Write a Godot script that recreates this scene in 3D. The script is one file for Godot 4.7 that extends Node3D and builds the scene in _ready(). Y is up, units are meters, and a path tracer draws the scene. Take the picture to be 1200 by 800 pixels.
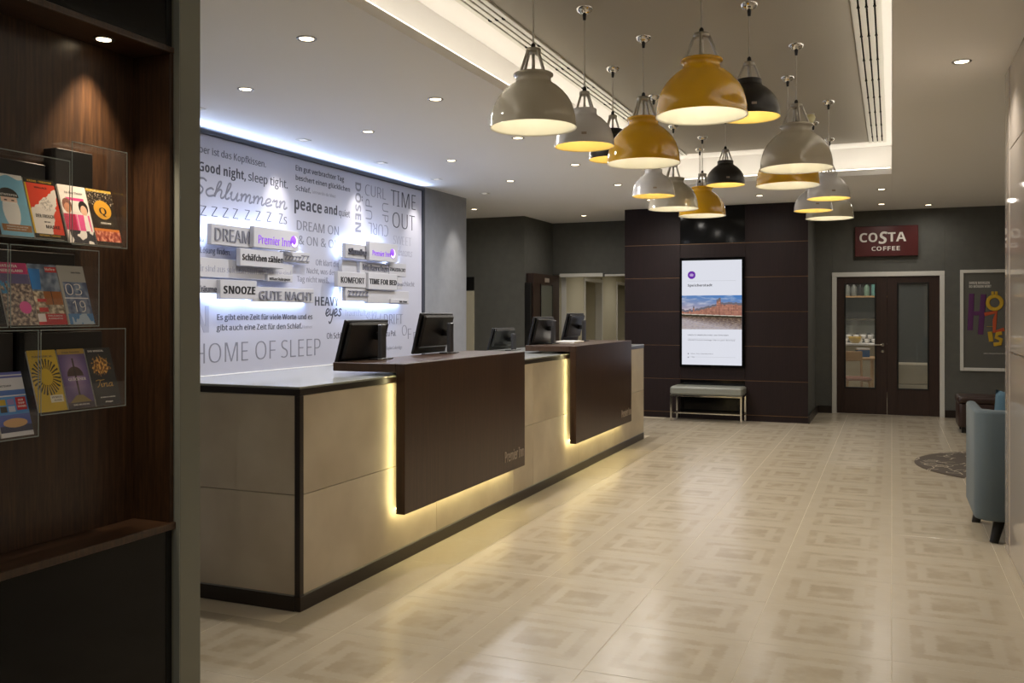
extends Node3D
# A hotel lobby: reception counter, word mural, pendant lamps, brochure niche.

const CEIL := 3.02      # main ceiling
const TOP := 3.35       # raised ceiling inside the coffer
const MURAL_X := -5.05
const COUNTER_X := -2.742
const COUNTER_Z0 := -3.82
const COUNTER_Z1 := -10.70
const COUNTER_H := 1.131
const BACK_Z := -14.54
const WARM := Color(1.0, 0.97, 0.93)
const COOL := Color(0.74, 0.83, 1.0)

var M := {}
var meshes := {}
var fonts := {}
var taken := {}

func _ready() -> void:
	setup_camera()
	setup_environment()
	setup_large_lights()
	make_materials()
	build_shell()
	build_floor()
	build_coffer()
	build_wood_wall()
	build_counter()
	build_mural()
	build_cabinet()
	build_door_wall()
	build_corridor()
	build_pendants()
	build_downlights()
	build_seating()
	build_desk_items()
	build_cafe()

func setup_camera() -> void:
	var cam := Camera3D.new()
	cam.name = "camera"
	cam.projection = Camera3D.PROJECTION_FRUSTUM
	cam.near = 0.05
	cam.far = 60.0
	cam.size = 0.05 * 800.0 / 1070.0
	cam.frustum_offset = Vector2(0.0, -0.05 * 33.0 / 1070.0)
	cam.position = Vector3(0.0, 1.5, 0.0)
	cam.rotation.y = atan2(445.0, 1070.0)
	cam.current = true
	add_child(cam)

func setup_environment() -> void:
	var we := WorldEnvironment.new()
	we.name = "world"
	var e := Environment.new()
	e.background_mode = Environment.BG_COLOR
	e.background_color = Color(0.02, 0.02, 0.022)
	e.tonemap_mode = Environment.TONE_MAPPER_LINEAR
	e.tonemap_exposure = 1.13
	e.sdfgi_enabled = true
	e.ssao_enabled = true
	e.ssil_enabled = true
	we.environment = e
	add_child(we)

# LED strips: every strip is a glowing bar with an area light of its size just in front.
func setup_large_lights() -> void:
	var cove := Color(1.0, 0.96, 0.89)
	led_strip("cove_light_strip", Vector3(-2.475, 3.092, -6.5), Vector3.UP, Vector3(0, 0, 1), 8.5, 0.02, cove, 0.55, "warm light strip hidden in the left ceiling cove")
	led_strip("cove_light_strip", Vector3(0.025, 3.092, -6.5), Vector3.UP, Vector3(0, 0, 1), 8.5, 0.02, cove, 0.55, "warm light strip hidden in the right ceiling cove")
	led_strip("cove_light_strip", Vector3(-1.22, 3.092, -10.805), Vector3.UP, Vector3(1, 0, 0), 2.4, 0.02, cove, 0.15, "warm light strip hidden in the far ceiling cove")
	led_strip("cove_light_strip", Vector3(-1.22, 3.092, -2.175), Vector3.UP, Vector3(1, 0, 0), 2.4, 0.02, cove, 0.15, "warm light strip hidden in the near ceiling cove")
	led_strip("mural_light_strip", Vector3(-5.165, 2.968, -7.4), Vector3(1, 0.12, 0).normalized(), Vector3(0, 0, 1), 4.5, 0.02, COOL, 1.6, "cool light strip on top of the word mural frame")

func led_strip(called: String, at: Vector3, dir: Vector3, along: Vector3, length: float, width: float, color: Color, energy: float, label: String, parent: Node3D = null) -> void:
	var key := "led" + str(color) + str(energy / length)
	if not M.has(key):
		M[key] = glow(color, minf(10.0, PI * energy / (length * width) * 0.3))
	var side := dir.cross(along).normalized()
	var b := Basis(along, side, along.cross(side))
	# local z points along dir
	if b.z.dot(dir) < 0:
		b = Basis(along, -side, -b.z)
	var root: Node3D = parent
	if parent == null:
		root = thing(called, label, "light strip")
	var o := MeshInstance3D.new()
	o.name = "led_bar"
	o.mesh = bbox(Vector3(length, width, 0.006), 0.001)
	o.material_override = M[key]
	o.transform = Transform3D(b, at)
	root.add_child(o, true)
	var l := AreaLight3D.new()
	l.name = "strip_light"
	l.area_size = Vector2(length, width)
	l.light_color = color
	l.light_energy = energy
	l.shadow_enabled = true
	l.area_range = 20.0
	l.transform = Transform3D(Basis(b.x, -b.y, -b.z), at + b.z * 0.008)   # shines along its -z
	root.add_child(l, true)

# ------------------------------------------------------------------ naming
func numbered(called: String) -> String:
	if not taken.has(called):
		taken[called] = 0
		return called
	taken[called] += 1
	return "%s_%03d" % [called, taken[called]]

func thing(called: String, label: String, category: String, at := Vector3.ZERO, turn := 0.0, group := "") -> Node3D:
	var o := Node3D.new()
	o.name = numbered(called)
	add_child(o, true)
	o.position = at
	o.rotation.y = turn
	tag(o, label, category, group)
	return o

func tag(o: Node3D, label: String, category: String, group := "") -> void:
	o.set_meta("label", label)
	o.set_meta("category", category)
	if group != "":
		o.set_meta("group", group)

func part(parent: Node3D, called: String, mesh: Mesh, m: Material, at := Vector3.ZERO, b := Basis.IDENTITY) -> MeshInstance3D:
	var o := MeshInstance3D.new()
	o.name = called
	o.mesh = mesh
	o.material_override = m
	o.transform = Transform3D(b, at)
	parent.add_child(o, true)
	return o

func structure(called: String, lo: Vector3, hi: Vector3, m: Material, label := "", bevel := 0.002) -> MeshInstance3D:
	var o := part(self, numbered(called), bbox(hi - lo, bevel), m, (lo + hi) / 2.0)
	o.set_meta("kind", "structure")
	if label != "":
		o.set_meta("label", label)
	return o

func block(parent: Node3D, called: String, lo: Vector3, hi: Vector3, m: Material, bevel := 0.003) -> MeshInstance3D:
	return part(parent, called, bbox((hi - lo).abs(), bevel), m, (lo + hi) / 2.0)

# ------------------------------------------------------------------ meshes
func tri(st: SurfaceTool, a: Vector3, b: Vector3, c: Vector3, n: Vector3) -> void:
	if (c - a).cross(b - a).dot(n) < 0:
		var t := b
		b = c
		c = t
	for p in [a, b, c]:
		st.set_normal(n)
		st.add_vertex(p)

func quad(st: SurfaceTool, a: Vector3, b: Vector3, c: Vector3, d: Vector3, n: Vector3) -> void:
	tri(st, a, b, c, n)
	tri(st, a, c, d, n)

func axis(i: int) -> Vector3:
	return [Vector3.RIGHT, Vector3.UP, Vector3.BACK][i]

# box with chamfered edges
func bbox(size: Vector3, bevel := 0.003) -> ArrayMesh:
	var key := "bbox%.4f,%.4f,%.4f,%.4f" % [size.x, size.y, size.z, bevel]
	if meshes.has(key):
		return meshes[key]
	var h := size / 2.0
	var bv := minf(bevel, minf(h.x, minf(h.y, h.z)) * 0.9)
	var st := SurfaceTool.new()
	st.begin(Mesh.PRIMITIVE_TRIANGLES)
	for a in 3:
		var b := (a + 1) % 3
		var c := (a + 2) % 3
		for s in [-1.0, 1.0]:
			var o: Vector3 = axis(a) * h[a] * s
			var u: Vector3 = axis(b) * (h[b] - bv)
			var w: Vector3 = axis(c) * (h[c] - bv)
			quad(st, o - u - w, o + u - w, o + u + w, o - u + w, axis(a) * s)
			for t in [-1.0, 1.0]:       # edge between face a,s and face b,t, running along c
				var p: Vector3 = axis(a) * h[a] * s + axis(b) * (h[b] - bv) * t
				var q: Vector3 = axis(a) * (h[a] - bv) * s + axis(b) * h[b] * t
				quad(st, p - w, p + w, q + w, q - w, (axis(a) * s + axis(b) * t).normalized())
	for sx in [-1.0, 1.0]:
		for sy in [-1.0, 1.0]:
			for sz in [-1.0, 1.0]:
				var k := Vector3(sx, sy, sz)
				var i := h - Vector3.ONE * bv
				tri(st, k * Vector3(h.x, i.y, i.z), k * Vector3(i.x, h.y, i.z), k * Vector3(i.x, i.y, h.z), k.normalized())
	var m := st.commit()
	meshes[key] = m
	return m

# flat sheet with thickness whose front face (+z) carries the whole texture
func sheet(w: float, h: float, t: float) -> ArrayMesh:
	var key := "sheet%.4f,%.4f,%.4f" % [w, h, t]
	if meshes.has(key):
		return meshes[key]
	var st := SurfaceTool.new()
	st.begin(Mesh.PRIMITIVE_TRIANGLES)
	var x := w / 2.0
	var y := h / 2.0
	var z := t / 2.0
	var c := [Vector3(-x, y, z), Vector3(x, y, z), Vector3(x, -y, z), Vector3(-x, -y, z)]
	var uv := [Vector2(0, 0), Vector2(1, 0), Vector2(1, 1), Vector2(0, 1)]
	for i in [0, 1, 2, 0, 2, 3]:
		st.set_normal(Vector3.BACK)
		st.set_uv(uv[i])
		st.add_vertex(c[i])
	st.set_uv(Vector2(0.01, 0.99))
	var back := Vector3(0, 0, -t)
	quad(st, c[0] + back, c[1] + back, c[2] + back, c[3] + back, Vector3.FORWARD)
	quad(st, c[0], c[1], c[1] + back, c[0] + back, Vector3.UP)
	quad(st, c[3], c[2], c[2] + back, c[3] + back, Vector3.DOWN)
	quad(st, c[0], c[3], c[3] + back, c[0] + back, Vector3.LEFT)
	quad(st, c[1], c[2], c[2] + back, c[1] + back, Vector3.RIGHT)
	var m := st.commit()
	meshes[key] = m
	return m

# turned shape: profile of (radius, height) from first to last
func lathe(profile: Array, segs := 40) -> ArrayMesh:
	var st := SurfaceTool.new()
	st.begin(Mesh.PRIMITIVE_TRIANGLES)
	st.set_smooth_group(0)
	for i in profile.size() - 1:
		var a: Vector2 = profile[i]
		var b: Vector2 = profile[i + 1]
		for k in segs:
			var t0 := TAU * k / segs
			var t1 := TAU * ((k + 1) % segs) / segs
			var p := [Vector3(cos(t0) * a.x, a.y, sin(t0) * a.x), Vector3(cos(t1) * a.x, a.y, sin(t1) * a.x), Vector3(cos(t1) * b.x, b.y, sin(t1) * b.x), Vector3(cos(t0) * b.x, b.y, sin(t0) * b.x)]
			if a.x > 1e-5:
				for q in [0, 1, 2]:
					st.add_vertex(p[q])
			if b.x > 1e-5:
				for q in [0, 2, 3]:
					st.add_vertex(p[q])
	st.generate_normals()
	return st.commit()

func tube(points: Array, radius: float, segs := 8, closed := false) -> ArrayMesh:
	var st := SurfaceTool.new()
	st.begin(Mesh.PRIMITIVE_TRIANGLES)
	st.set_smooth_group(0)
	var n := points.size()
	var rings := []
	var up := Vector3(0.013, 0.021, 1.0).normalized()
	for i in n:
		var a: Vector3 = points[(i - 1 + n) % n] if closed else points[maxi(i - 1, 0)]
		var b: Vector3 = points[(i + 1) % n] if closed else points[mini(i + 1, n - 1)]
		var d := (b - a).normalized()
		if absf(d.dot(up)) > 0.95:
			up = Vector3(1, 0.02, 0.013).normalized()
		var s := d.cross(up).normalized()
		var w := s.cross(d).normalized()
		up = w
		var ring := []
		for k in segs:
			var t := TAU * k / segs
			ring.append(points[i] + (s * cos(t) + w * sin(t)) * radius)
		rings.append(ring)
	for i in (n if closed else n - 1):
		var j := (i + 1) % n
		for k in segs:
			var l := (k + 1) % segs
			for p in [rings[i][k], rings[i][l], rings[j][l], rings[i][k], rings[j][l], rings[j][k]]:
				st.add_vertex(p)
	if not closed:
		st.set_smooth_group(-1)
		for e in [0, n - 1]:
			for k in segs:
				var tri_pts := [points[e], rings[e][k], rings[e][(k + 1) % segs]]
				if e == 0:
					tri_pts = [points[e], rings[e][(k + 1) % segs], rings[e][k]]
				for p in tri_pts:
					st.add_vertex(p)
	st.generate_normals()
	return st.commit()

# upright prism on the plan outline (x, z), with a rounded-over top and bottom
func plan_prism(outline: PackedVector2Array, y0: float, y1: float, edge: float) -> ArrayMesh:
	var st := SurfaceTool.new()
	st.begin(Mesh.PRIMITIVE_TRIANGLES)
	var pts := outline.duplicate()
	if Geometry2D.is_polygon_clockwise(pts):
		pts.reverse()
	var n := pts.size()
	var inset := func(by: float) -> PackedVector2Array:
		var r := PackedVector2Array()
		for i in n:
			var e0 := (pts[i] - pts[(i - 1 + n) % n]).normalized()
			var e1 := (pts[(i + 1) % n] - pts[i]).normalized()
			var nn := Vector2(-e0.y - e1.y, e0.x + e1.x)
			nn = nn.normalized() / maxf(0.5, nn.length() / 2.0)
			r.append(pts[i] + nn * by)
		return r
	var levels := [[y0, edge], [y0 + edge * 0.3, edge * 0.3], [y0 + edge, 0.0], [y1 - edge, 0.0], [y1 - edge * 0.3, edge * 0.3], [y1, edge]]
	st.set_smooth_group(0)
	for l in levels.size() - 1:
		var lo: PackedVector2Array = inset.call(levels[l][1])
		var hi: PackedVector2Array = inset.call(levels[l + 1][1])
		for i in n:
			var j := (i + 1) % n
			var a := Vector3(lo[i].x, levels[l][0], lo[i].y)
			var b := Vector3(lo[j].x, levels[l][0], lo[j].y)
			var c := Vector3(hi[j].x, levels[l + 1][0], hi[j].y)
			var d := Vector3(hi[i].x, levels[l + 1][0], hi[i].y)
			for p in [a, b, c, a, c, d]:
				st.add_vertex(p)
	st.set_smooth_group(-1)
	for top in [false, true]:
		var poly: PackedVector2Array = inset.call(edge)
		var idx := Geometry2D.triangulate_polygon(poly)
		for i in range(0, idx.size(), 3):
			var v := []
			for k in 3:
				v.append(Vector3(poly[idx[i + k]].x, y1 if top else y0, poly[idx[i + k]].y))
			if ((v[2] - v[0]).cross(v[1] - v[0]).y > 0) != top:
				v.reverse()
			for p in v:
				st.add_vertex(p)
	st.generate_normals()
	return st.commit()

func rounded_rect(w: float, d: float, r: float, steps := 6) -> PackedVector2Array:
	var p := PackedVector2Array()
	for c in 4:
		var cx: float = [w / 2 - r, -w / 2 + r, -w / 2 + r, w / 2 - r][c]
		var cz: float = [d / 2 - r, d / 2 - r, -d / 2 + r, -d / 2 + r][c]
		for i in steps + 1:
			var t := PI / 2 * (c + float(i) / steps)
			p.append(Vector2(cx + cos(t) * r, cz + sin(t) * r))
	return p

func pillow(w: float, h: float, t: float) -> ArrayMesh:
	var st := SurfaceTool.new()
	st.begin(Mesh.PRIMITIVE_TRIANGLES)
	st.set_smooth_group(0)
	var n := 14
	var at := func(i: int, j: int, s: float) -> Vector3:
		var u := 2.0 * i / n - 1.0
		var v := 2.0 * j / n - 1.0
		var k := pow(maxf(0.0, (1 - u * u) * (1 - v * v)), 0.42)
		return Vector3(u * w / 2 * (1 - 0.07 * (1 - v * v)), v * h / 2 * (1 - 0.07 * (1 - u * u)), s * t / 2 * k)
	for s in [-1.0, 1.0]:
		for i in n:
			for j in n:
				var q := [at.call(i, j, s), at.call(i + 1, j, s), at.call(i + 1, j + 1, s), at.call(i, j + 1, s)]
				var order := [0, 2, 1, 0, 3, 2] if s > 0 else [0, 1, 2, 0, 2, 3]
				for k in order:
					st.add_vertex(q[k])
	st.generate_normals()
	return st.commit()

func bar(a: Vector3, b: Vector3, r: float, segs := 8) -> ArrayMesh:
	return tube([a, b], r, segs)

# ------------------------------------------------------------------ lettering
func font(key: String) -> Font:
	if fonts.has(key):
		return fonts[key]
	var f := SystemFont.new()
	f.font_names = PackedStringArray(["Droid Serif" if key.begins_with("serif") else "Droid Sans"])
	f.font_weight = 700 if key.contains("bold") else 400
	var out: Font = f
	if key == "light" or key == "semi":
		var v := FontVariation.new()
		v.base_font = f
		v.variation_embolden = -0.5 if key == "light" else 0.3
		out = v
	fonts[key] = out
	return out

func text_shape(s: String, key: String) -> TextMesh:
	var id := "text" + key + s
	if not meshes.has(id):
		var t := TextMesh.new()
		t.text = s
		t.font = font(key)
		t.font_size = 32
		t.pixel_size = 0.01
		t.depth = 0.01
		t.curve_step = 1.0
		t.horizontal_alignment = HORIZONTAL_ALIGNMENT_LEFT
		meshes[id] = t
	return meshes[id]

# words whose left end of the baseline is at `at`; b holds reading direction, up and facing
func lettering(parent: Node3D, s: String, key: String, m: Material, at: Vector3, b: Basis, width: float, cap: float, depth: float, called := "lettering") -> MeshInstance3D:
	var t := text_shape(s, key)
	var box := t.get_aabb()
	var ref := text_shape("H", key).get_aabb()
	var sy := cap / ref.size.y
	var sx := width / box.size.x if width > 0 else sy
	var sz := depth / 0.01
	var o := MeshInstance3D.new()
	o.name = called
	o.mesh = t
	o.material_override = m
	o.transform = Transform3D(Basis(b.x * sx, b.y * sy, b.z * sz), at - b.x * sx * box.position.x - b.y * sy * ref.position.y + b.z * depth / 2.0)
	parent.add_child(o, true)
	return o

# handwriting: pen strokes of every letter, x height 1
const PEN := {
	"S": [[1.0, 1.75, 0.7, 2.0, 0.3, 1.9, 0.15, 1.5, 0.5, 1.15, 0.85, 0.75, 0.75, 0.2, 0.35, 0.0, 0.0, 0.25], 1.1],
	"T": [[0.0, 1.75, 0.5, 1.95, 1.0, 1.85, 1.6, 2.0], 1.0],
	"c": [[0.7, 0.85, 0.45, 1.0, 0.12, 0.7, 0.12, 0.3, 0.4, 0.0, 0.85, 0.2], 0.85],
	"h": [[0.0, 0.3, 0.35, 1.4, 0.4, 1.95, 0.2, 1.9, 0.1, 1.2, 0.08, 0.0, 0.15, 0.6, 0.4, 1.0, 0.62, 0.85, 0.6, 0.2, 0.75, 0.0, 0.95, 0.2], 0.95],
	"l": [[0.0, 0.25, 0.32, 1.3, 0.36, 1.95, 0.18, 1.9, 0.1, 1.2, 0.12, 0.2, 0.28, 0.0, 0.5, 0.2], 0.5],
	"u": [[0.0, 0.6, 0.12, 1.0, 0.12, 0.3, 0.3, 0.0, 0.55, 0.2, 0.7, 1.0, 0.7, 0.2, 0.82, 0.0, 1.0, 0.2], 1.0],
	"m": [[0.0, 0.7, 0.12, 1.0, 0.14, 0.0, 0.2, 0.6, 0.4, 1.0, 0.55, 0.85, 0.55, 0.0, 0.62, 0.6, 0.82, 1.0, 0.98, 0.85, 0.97, 0.15, 1.1, 0.0, 1.28, 0.2], 1.28],
	"n": [[0.0, 0.7, 0.12, 1.0, 0.14, 0.0, 0.2, 0.6, 0.45, 1.0, 0.62, 0.85, 0.6, 0.15, 0.75, 0.0, 0.95, 0.25], 0.95],
	"e": [[0.0, 0.25, 0.45, 0.5, 0.6, 0.8, 0.4, 1.0, 0.15, 0.75, 0.12, 0.3, 0.35, 0.0, 0.8, 0.25], 0.8],
	"r": [[0.0, 0.6, 0.15, 1.0, 0.2, 0.75, 0.5, 0.95, 0.45, 0.4, 0.55, 0.05, 0.75, 0.2], 0.75],
	"y": [[0.05, 1.0, 0.1, 0.35, 0.3, 0.1, 0.55, 0.35, 0.7, 1.0, 0.62, 0.0, 0.45, -0.8, 0.2, -1.0, 0.05, -0.7], 0.8],
	"s": [[0.65, 0.85, 0.4, 1.0, 0.2, 0.8, 0.45, 0.5, 0.6, 0.2, 0.35, 0.0, 0.05, 0.15], 0.75],
	"a": [[0.65, 0.9, 0.35, 1.0, 0.1, 0.6, 0.12, 0.15, 0.35, 0.0, 0.6, 0.4, 0.68, 1.0, 0.66, 0.2, 0.78, 0.0, 0.95, 0.2], 0.95],
	"d": [[0.65, 0.85, 0.35, 1.0, 0.1, 0.6, 0.12, 0.15, 0.35, 0.0, 0.6, 0.4, 0.72, 1.95, 0.68, 0.3, 0.8, 0.0, 0.98, 0.2], 0.98],
	"f": [[0.0, 0.3, 0.4, 1.3, 0.42, 1.9, 0.25, 1.9, 0.18, 1.0, 0.15, -0.6, 0.3, -0.7, 0.35, 0.0, 0.6, 0.25], 0.6],
	"i": [[0.0, 0.4, 0.15, 1.0, 0.12, 0.2, 0.25, 0.0, 0.45, 0.25], 0.45],
}

func handwriting(parent: Node3D, s: String, m: Material, at: Vector3, b: Basis, width: float, xh: float, pen: float) -> void:
	var total := 0.0
	for ch in s:
		total += PEN[ch][1]
	var k := width / total
	var x := 0.0
	var st := SurfaceTool.new()
	for i in s.length():
		var g: Array = PEN[s[i]]
		var strokes := [g[0]]
		if s[i] == "T":
			strokes.append([0.85, 1.9, 0.75, 1.0, 0.6, 0.2, 0.35, 0.0])
		for flat in strokes:
			var raw := []
			for q in range(0, flat.size(), 2):
				raw.append(Vector2((x + flat[q] + 0.16 * flat[q + 1]) * k, flat[q + 1] * xh))
			var pts := []
			for q in raw.size() - 1:
				var p0: Vector2 = raw[maxi(q - 1, 0)]
				var p3: Vector2 = raw[mini(q + 2, raw.size() - 1)]
				for e in 3:
					var v: Vector2 = raw[q].cubic_interpolate(raw[q + 1], p0, p3, e / 3.0)
					pts.append(Vector3(v.x, v.y, 0))
			pts.append(Vector3(raw[-1].x, raw[-1].y, 0))
			st.append_from(tube(pts, pen, 6), 0, Transform3D.IDENTITY)
		x += g[1]
	var mesh := st.commit()
	var o := part(parent, "lettering", mesh, m, at, Basis(b.x, b.y, b.z * 0.2))
	o.set_meta("label", "handwritten word")

# ------------------------------------------------------------------ materials
func mat(key: String, color: Color, rough := 0.6, metal := 0.0, spec := 0.5) -> StandardMaterial3D:
	var m := StandardMaterial3D.new()
	m.resource_name = key
	m.albedo_color = color
	m.roughness = rough
	m.metallic = metal
	m.metallic_specular = spec
	M[key] = m
	return m

func glow(color: Color, strength: float) -> StandardMaterial3D:
	var m := StandardMaterial3D.new()
	m.albedo_color = Color(0.9, 0.9, 0.9)
	m.emission_enabled = true
	m.emission = color
	m.emission_energy_multiplier = strength
	return m

func paint(w: int, h: int, f: Callable) -> ImageTexture:
	var data := PackedByteArray()
	data.resize(w * h * 3)
	var i := 0
	for y in h:
		for x in w:
			var c: Color = f.call((x + 0.5) / w, (y + 0.5) / h)
			data[i] = clampi(int(c.r * 255.0), 0, 255)
			data[i + 1] = clampi(int(c.g * 255.0), 0, 255)
			data[i + 2] = clampi(int(c.b * 255.0), 0, 255)
			i += 3
	return ImageTexture.create_from_image(Image.create_from_data(w, h, false, Image.FORMAT_RGB8, data))

func noise(seed_: int, freq: float, octaves := 3) -> FastNoiseLite:
	var n := FastNoiseLite.new()
	n.seed = seed_
	n.noise_type = FastNoiseLite.TYPE_SIMPLEX_SMOOTH
	n.frequency = freq
	n.fractal_octaves = octaves
	return n

func noise_map(seed_: int, freq: float, lo: Color, hi: Color, size := 256) -> NoiseTexture2D:
	var t := NoiseTexture2D.new()
	t.width = size
	t.height = size
	t.seamless = true
	t.noise = noise(seed_, freq, 4)
	var g := Gradient.new()
	g.set_color(0, lo)
	g.set_color(1, hi)
	t.color_ramp = g
	return t

func wood(key: String, dark: Color, light: Color, rough: float, seed_: int, scale := 0.9) -> StandardMaterial3D:
	var n := noise(seed_, 1.0, 4)
	var f := func(u: float, v: float) -> Color:
		# seamless by walking round a torus
		var a := u * TAU
		var e := v * TAU
		var bend := n.get_noise_3d(cos(a) * 0.8, sin(a) * 0.8, sin(e) * 0.5) * 0.6
		var g := n.get_noise_3d((cos(a) * 9.0) + bend, sin(a) * 9.0, cos(e) * 0.45 + sin(e) * 0.2)
		var fine := n.get_noise_3d(cos(a) * 38.0, sin(a) * 38.0, cos(e) * 1.4 + sin(e) * 2.1)
		return dark.lerp(light, clampf(0.5 + g * 0.75 + fine * 0.35, 0.0, 1.0))
	var m := mat(key, Color.WHITE, rough)
	m.albedo_texture = paint(256, 256, f)
	m.uv1_triplanar = true
	m.uv1_world_triplanar = true
	m.uv1_scale = Vector3.ONE * scale
	return m

func textured(key: String, t: Texture2D, rough := 0.6, spec := 0.5) -> StandardMaterial3D:
	var m := mat(key, Color.WHITE, rough, 0.0, spec)
	m.albedo_texture = t
	m.texture_repeat = false
	return m

func mottled(key: String, lo: Color, hi: Color, rough: float, scale: float, seed_: int, freq := 0.02) -> StandardMaterial3D:
	var m := mat(key, Color.WHITE, rough)
	m.albedo_texture = noise_map(seed_, freq, lo, hi)
	m.uv1_triplanar = true
	m.uv1_world_triplanar = true
	m.uv1_scale = Vector3.ONE * scale
	return m

func make_materials() -> void:
	mat("ceiling", Color("f1efec"), 0.85)
	mottled("wall_grey", Color("585853"), Color("60605a"), 0.75, 1.0, 3)
	mottled("wall_blue_grey", Color("8e9094"), Color("96989d"), 0.7, 1.0, 4)
	mat("wall_pale", Color("c9c3ac"), 0.7)
	mat("post", Color("75766b"), 0.45)
	mat("post_metal", Color("878c86"), 0.35)
	mat("white_gloss", Color("b4a99d"), 0.03, 0.0, 0.36)
	mat("white_paint", Color("dcdad2"), 0.4)
	mat("black_gloss", Color("0b0b0c"), 0.08, 0.0, 0.3)
	mat("black_satin", Color("141312"), 0.4)
	mat("black_plastic", Color("0e0e0f"), 0.35)
	mat("dark_trim", Color("231914"), 0.35)
	mat("grout", Color("bdb19a"), 0.8)
	mat("groove", Color("141210"), 0.9)
	mat("chrome", Color("d6d4d0"), 0.12, 1.0)
	mat("brushed", Color("9c9c9a"), 0.35, 1.0)
	mat("galvanised", Color("b9b5ac"), 0.38, 0.75)
	mat("silver_plastic", Color("4d4d50"), 0.35, 0.4)
	mat("cord", Color("c9c5bc"), 0.7)
	wood("wenge", Color("291b13"), Color("4a3320"), 0.36, 11, 1.3)
	wood("wenge_desk", Color("342318"), Color("453022"), 0.3, 12)
	wood("wenge_wall", Color("1d1313"), Color("271a1a"), 0.5, 13)
	M.wenge_wall.metallic_specular = 0.35
	wood("wenge_door", Color("2c1b14"), Color("39241b"), 0.5, 14)
	wood("oak", Color("a37c4e"), Color("c9a26e"), 0.5, 15, 1.6)
	mottled("stone_a", Color("b6a994"), Color("cdc1ac"), 0.5, 0.55, 21, 0.012)
	mottled("stone_b", Color("baad98"), Color("c9bea9"), 0.5, 0.7, 22, 0.016)
	mottled("stone_c", Color("b0a38e"), Color("c7bba5"), 0.5, 0.6, 23, 0.01)
	mat("counter_glass", Color("878a82"), 0.04)
	M.counter_glass.clearcoat_enabled = true
	mat("mural_white", Color("b8b8c4"), 0.5)
	mat("mural_frame", Color("3a3d45"), 0.4)
	mat("box_grey", Color("b8b6b8"), 0.45)
	mat("ink", Color("3b3b44"), 0.6)
	mat("ink2", Color("56565f"), 0.6)
	mat("ink3", Color("7d7d87"), 0.6)
	mat("ink4", Color("a0a0ae"), 0.6)
	mat("black", Color("101014"), 0.5)
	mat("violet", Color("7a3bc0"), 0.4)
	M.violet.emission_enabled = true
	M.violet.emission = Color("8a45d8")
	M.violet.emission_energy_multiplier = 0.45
	mat("sign_grey", Color("a5988c"), 0.4)
	mat("enamel_yellow", Color("ecb412"), 0.07, 0.0, 0.7)
	mat("enamel_grey", Color("bcb5a3"), 0.07, 0.0, 0.7)
	mat("enamel_white", Color("dddde0"), 0.25, 0.0, 0.7)
	mat("enamel_black", Color("1d1b19"), 0.35)
	mat("inside_white", Color("f4efe0"), 0.5)
	mat("inside_gold", Color("f2d888"), 0.4, 0.1)
	var ac := mat("acrylic", Color(0.95, 0.97, 0.97, 0.012), 0.02, 0.0, 0.3)
	ac.transparency = BaseMaterial3D.TRANSPARENCY_ALPHA
	var pane := mat("pane", Color(0.9, 0.95, 0.93, 0.06), 0.02)
	pane.transparency = BaseMaterial3D.TRANSPARENCY_ALPHA
	mat("acrylic_edge", Color("8f9a98"), 0.15)
	mottled("blue_fabric", Color("48545a"), Color("5d696f"), 0.9, 6.0, 31, 0.12)
	M.blue_fabric.rim_enabled = true
	M.blue_fabric.rim = 0.2
	mottled("blue_cushion", Color("45606f"), Color("516d7d"), 0.9, 6.0, 32, 0.12)
	mottled("brown_leather", Color("2a1a15"), Color("3a251d"), 0.4, 4.0, 33, 0.06)
	mottled("grey_leather", Color("7d7f76"), Color("888a81"), 0.42, 4.0, 34, 0.06)
	mat("red_sign", Color("521a1a"), 0.35)
	mat("sign_white", Color("e9e4dc"), 0.4)
	mat("paper", Color("d9d6ce"), 0.7)
	mat("poster_grey", Color("5f5e58"), 0.5)
	mat("poster_purple", Color("5c2a5e"), 0.5)
	mat("poster_yellow", Color("c9a227"), 0.5)
	mat("poster_orange", Color("c0522a"), 0.5)
	M["lens"] = glow(Color(1.0, 0.9, 0.74), 7.0)
	M["bulb"] = glow(Color(1.0, 0.97, 0.88), 9.0)
	mat("brass_line", Color("8a6a4c"), 0.35, 0.5)
	mat("glass_green", Color("6d7068"), 0.1)
	mat("coffer_grey", Color("aaa59a"), 0.85)
	mat("staff_floor", Color("c4c4c8"), 0.5)
	mat("cream", Color("e2dcae"), 0.5)
	mat("crescent", Color("efe6fa"), 0.4)
	M.crescent.emission_enabled = true
	M.crescent.emission = Color("e2d0ff")
	M.crescent.emission_energy_multiplier = 0.8
	mat("gold_ink", Color("c79a42"), 0.4)
	M["washer_lens"] = glow(Color(1.0, 0.95, 0.86), 0.5)
	mat("cafe_wall", Color("2b2723"), 0.7)
	mat("cafe_front", Color("b3a78c"), 0.6)
	mat("cafe_red", Color("8f5238"), 0.6)
	mat("cafe_blue", Color("2f5f9c"), 0.4)
	mat("cup_green", Color("7d9a84"), 0.3)
	mat("cup_grey", Color("83867e"), 0.3)
	mat("cup_dark", Color("2a2a2c"), 0.3)
	mat("cup_teal", Color("74aaa2"), 0.3)

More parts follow.
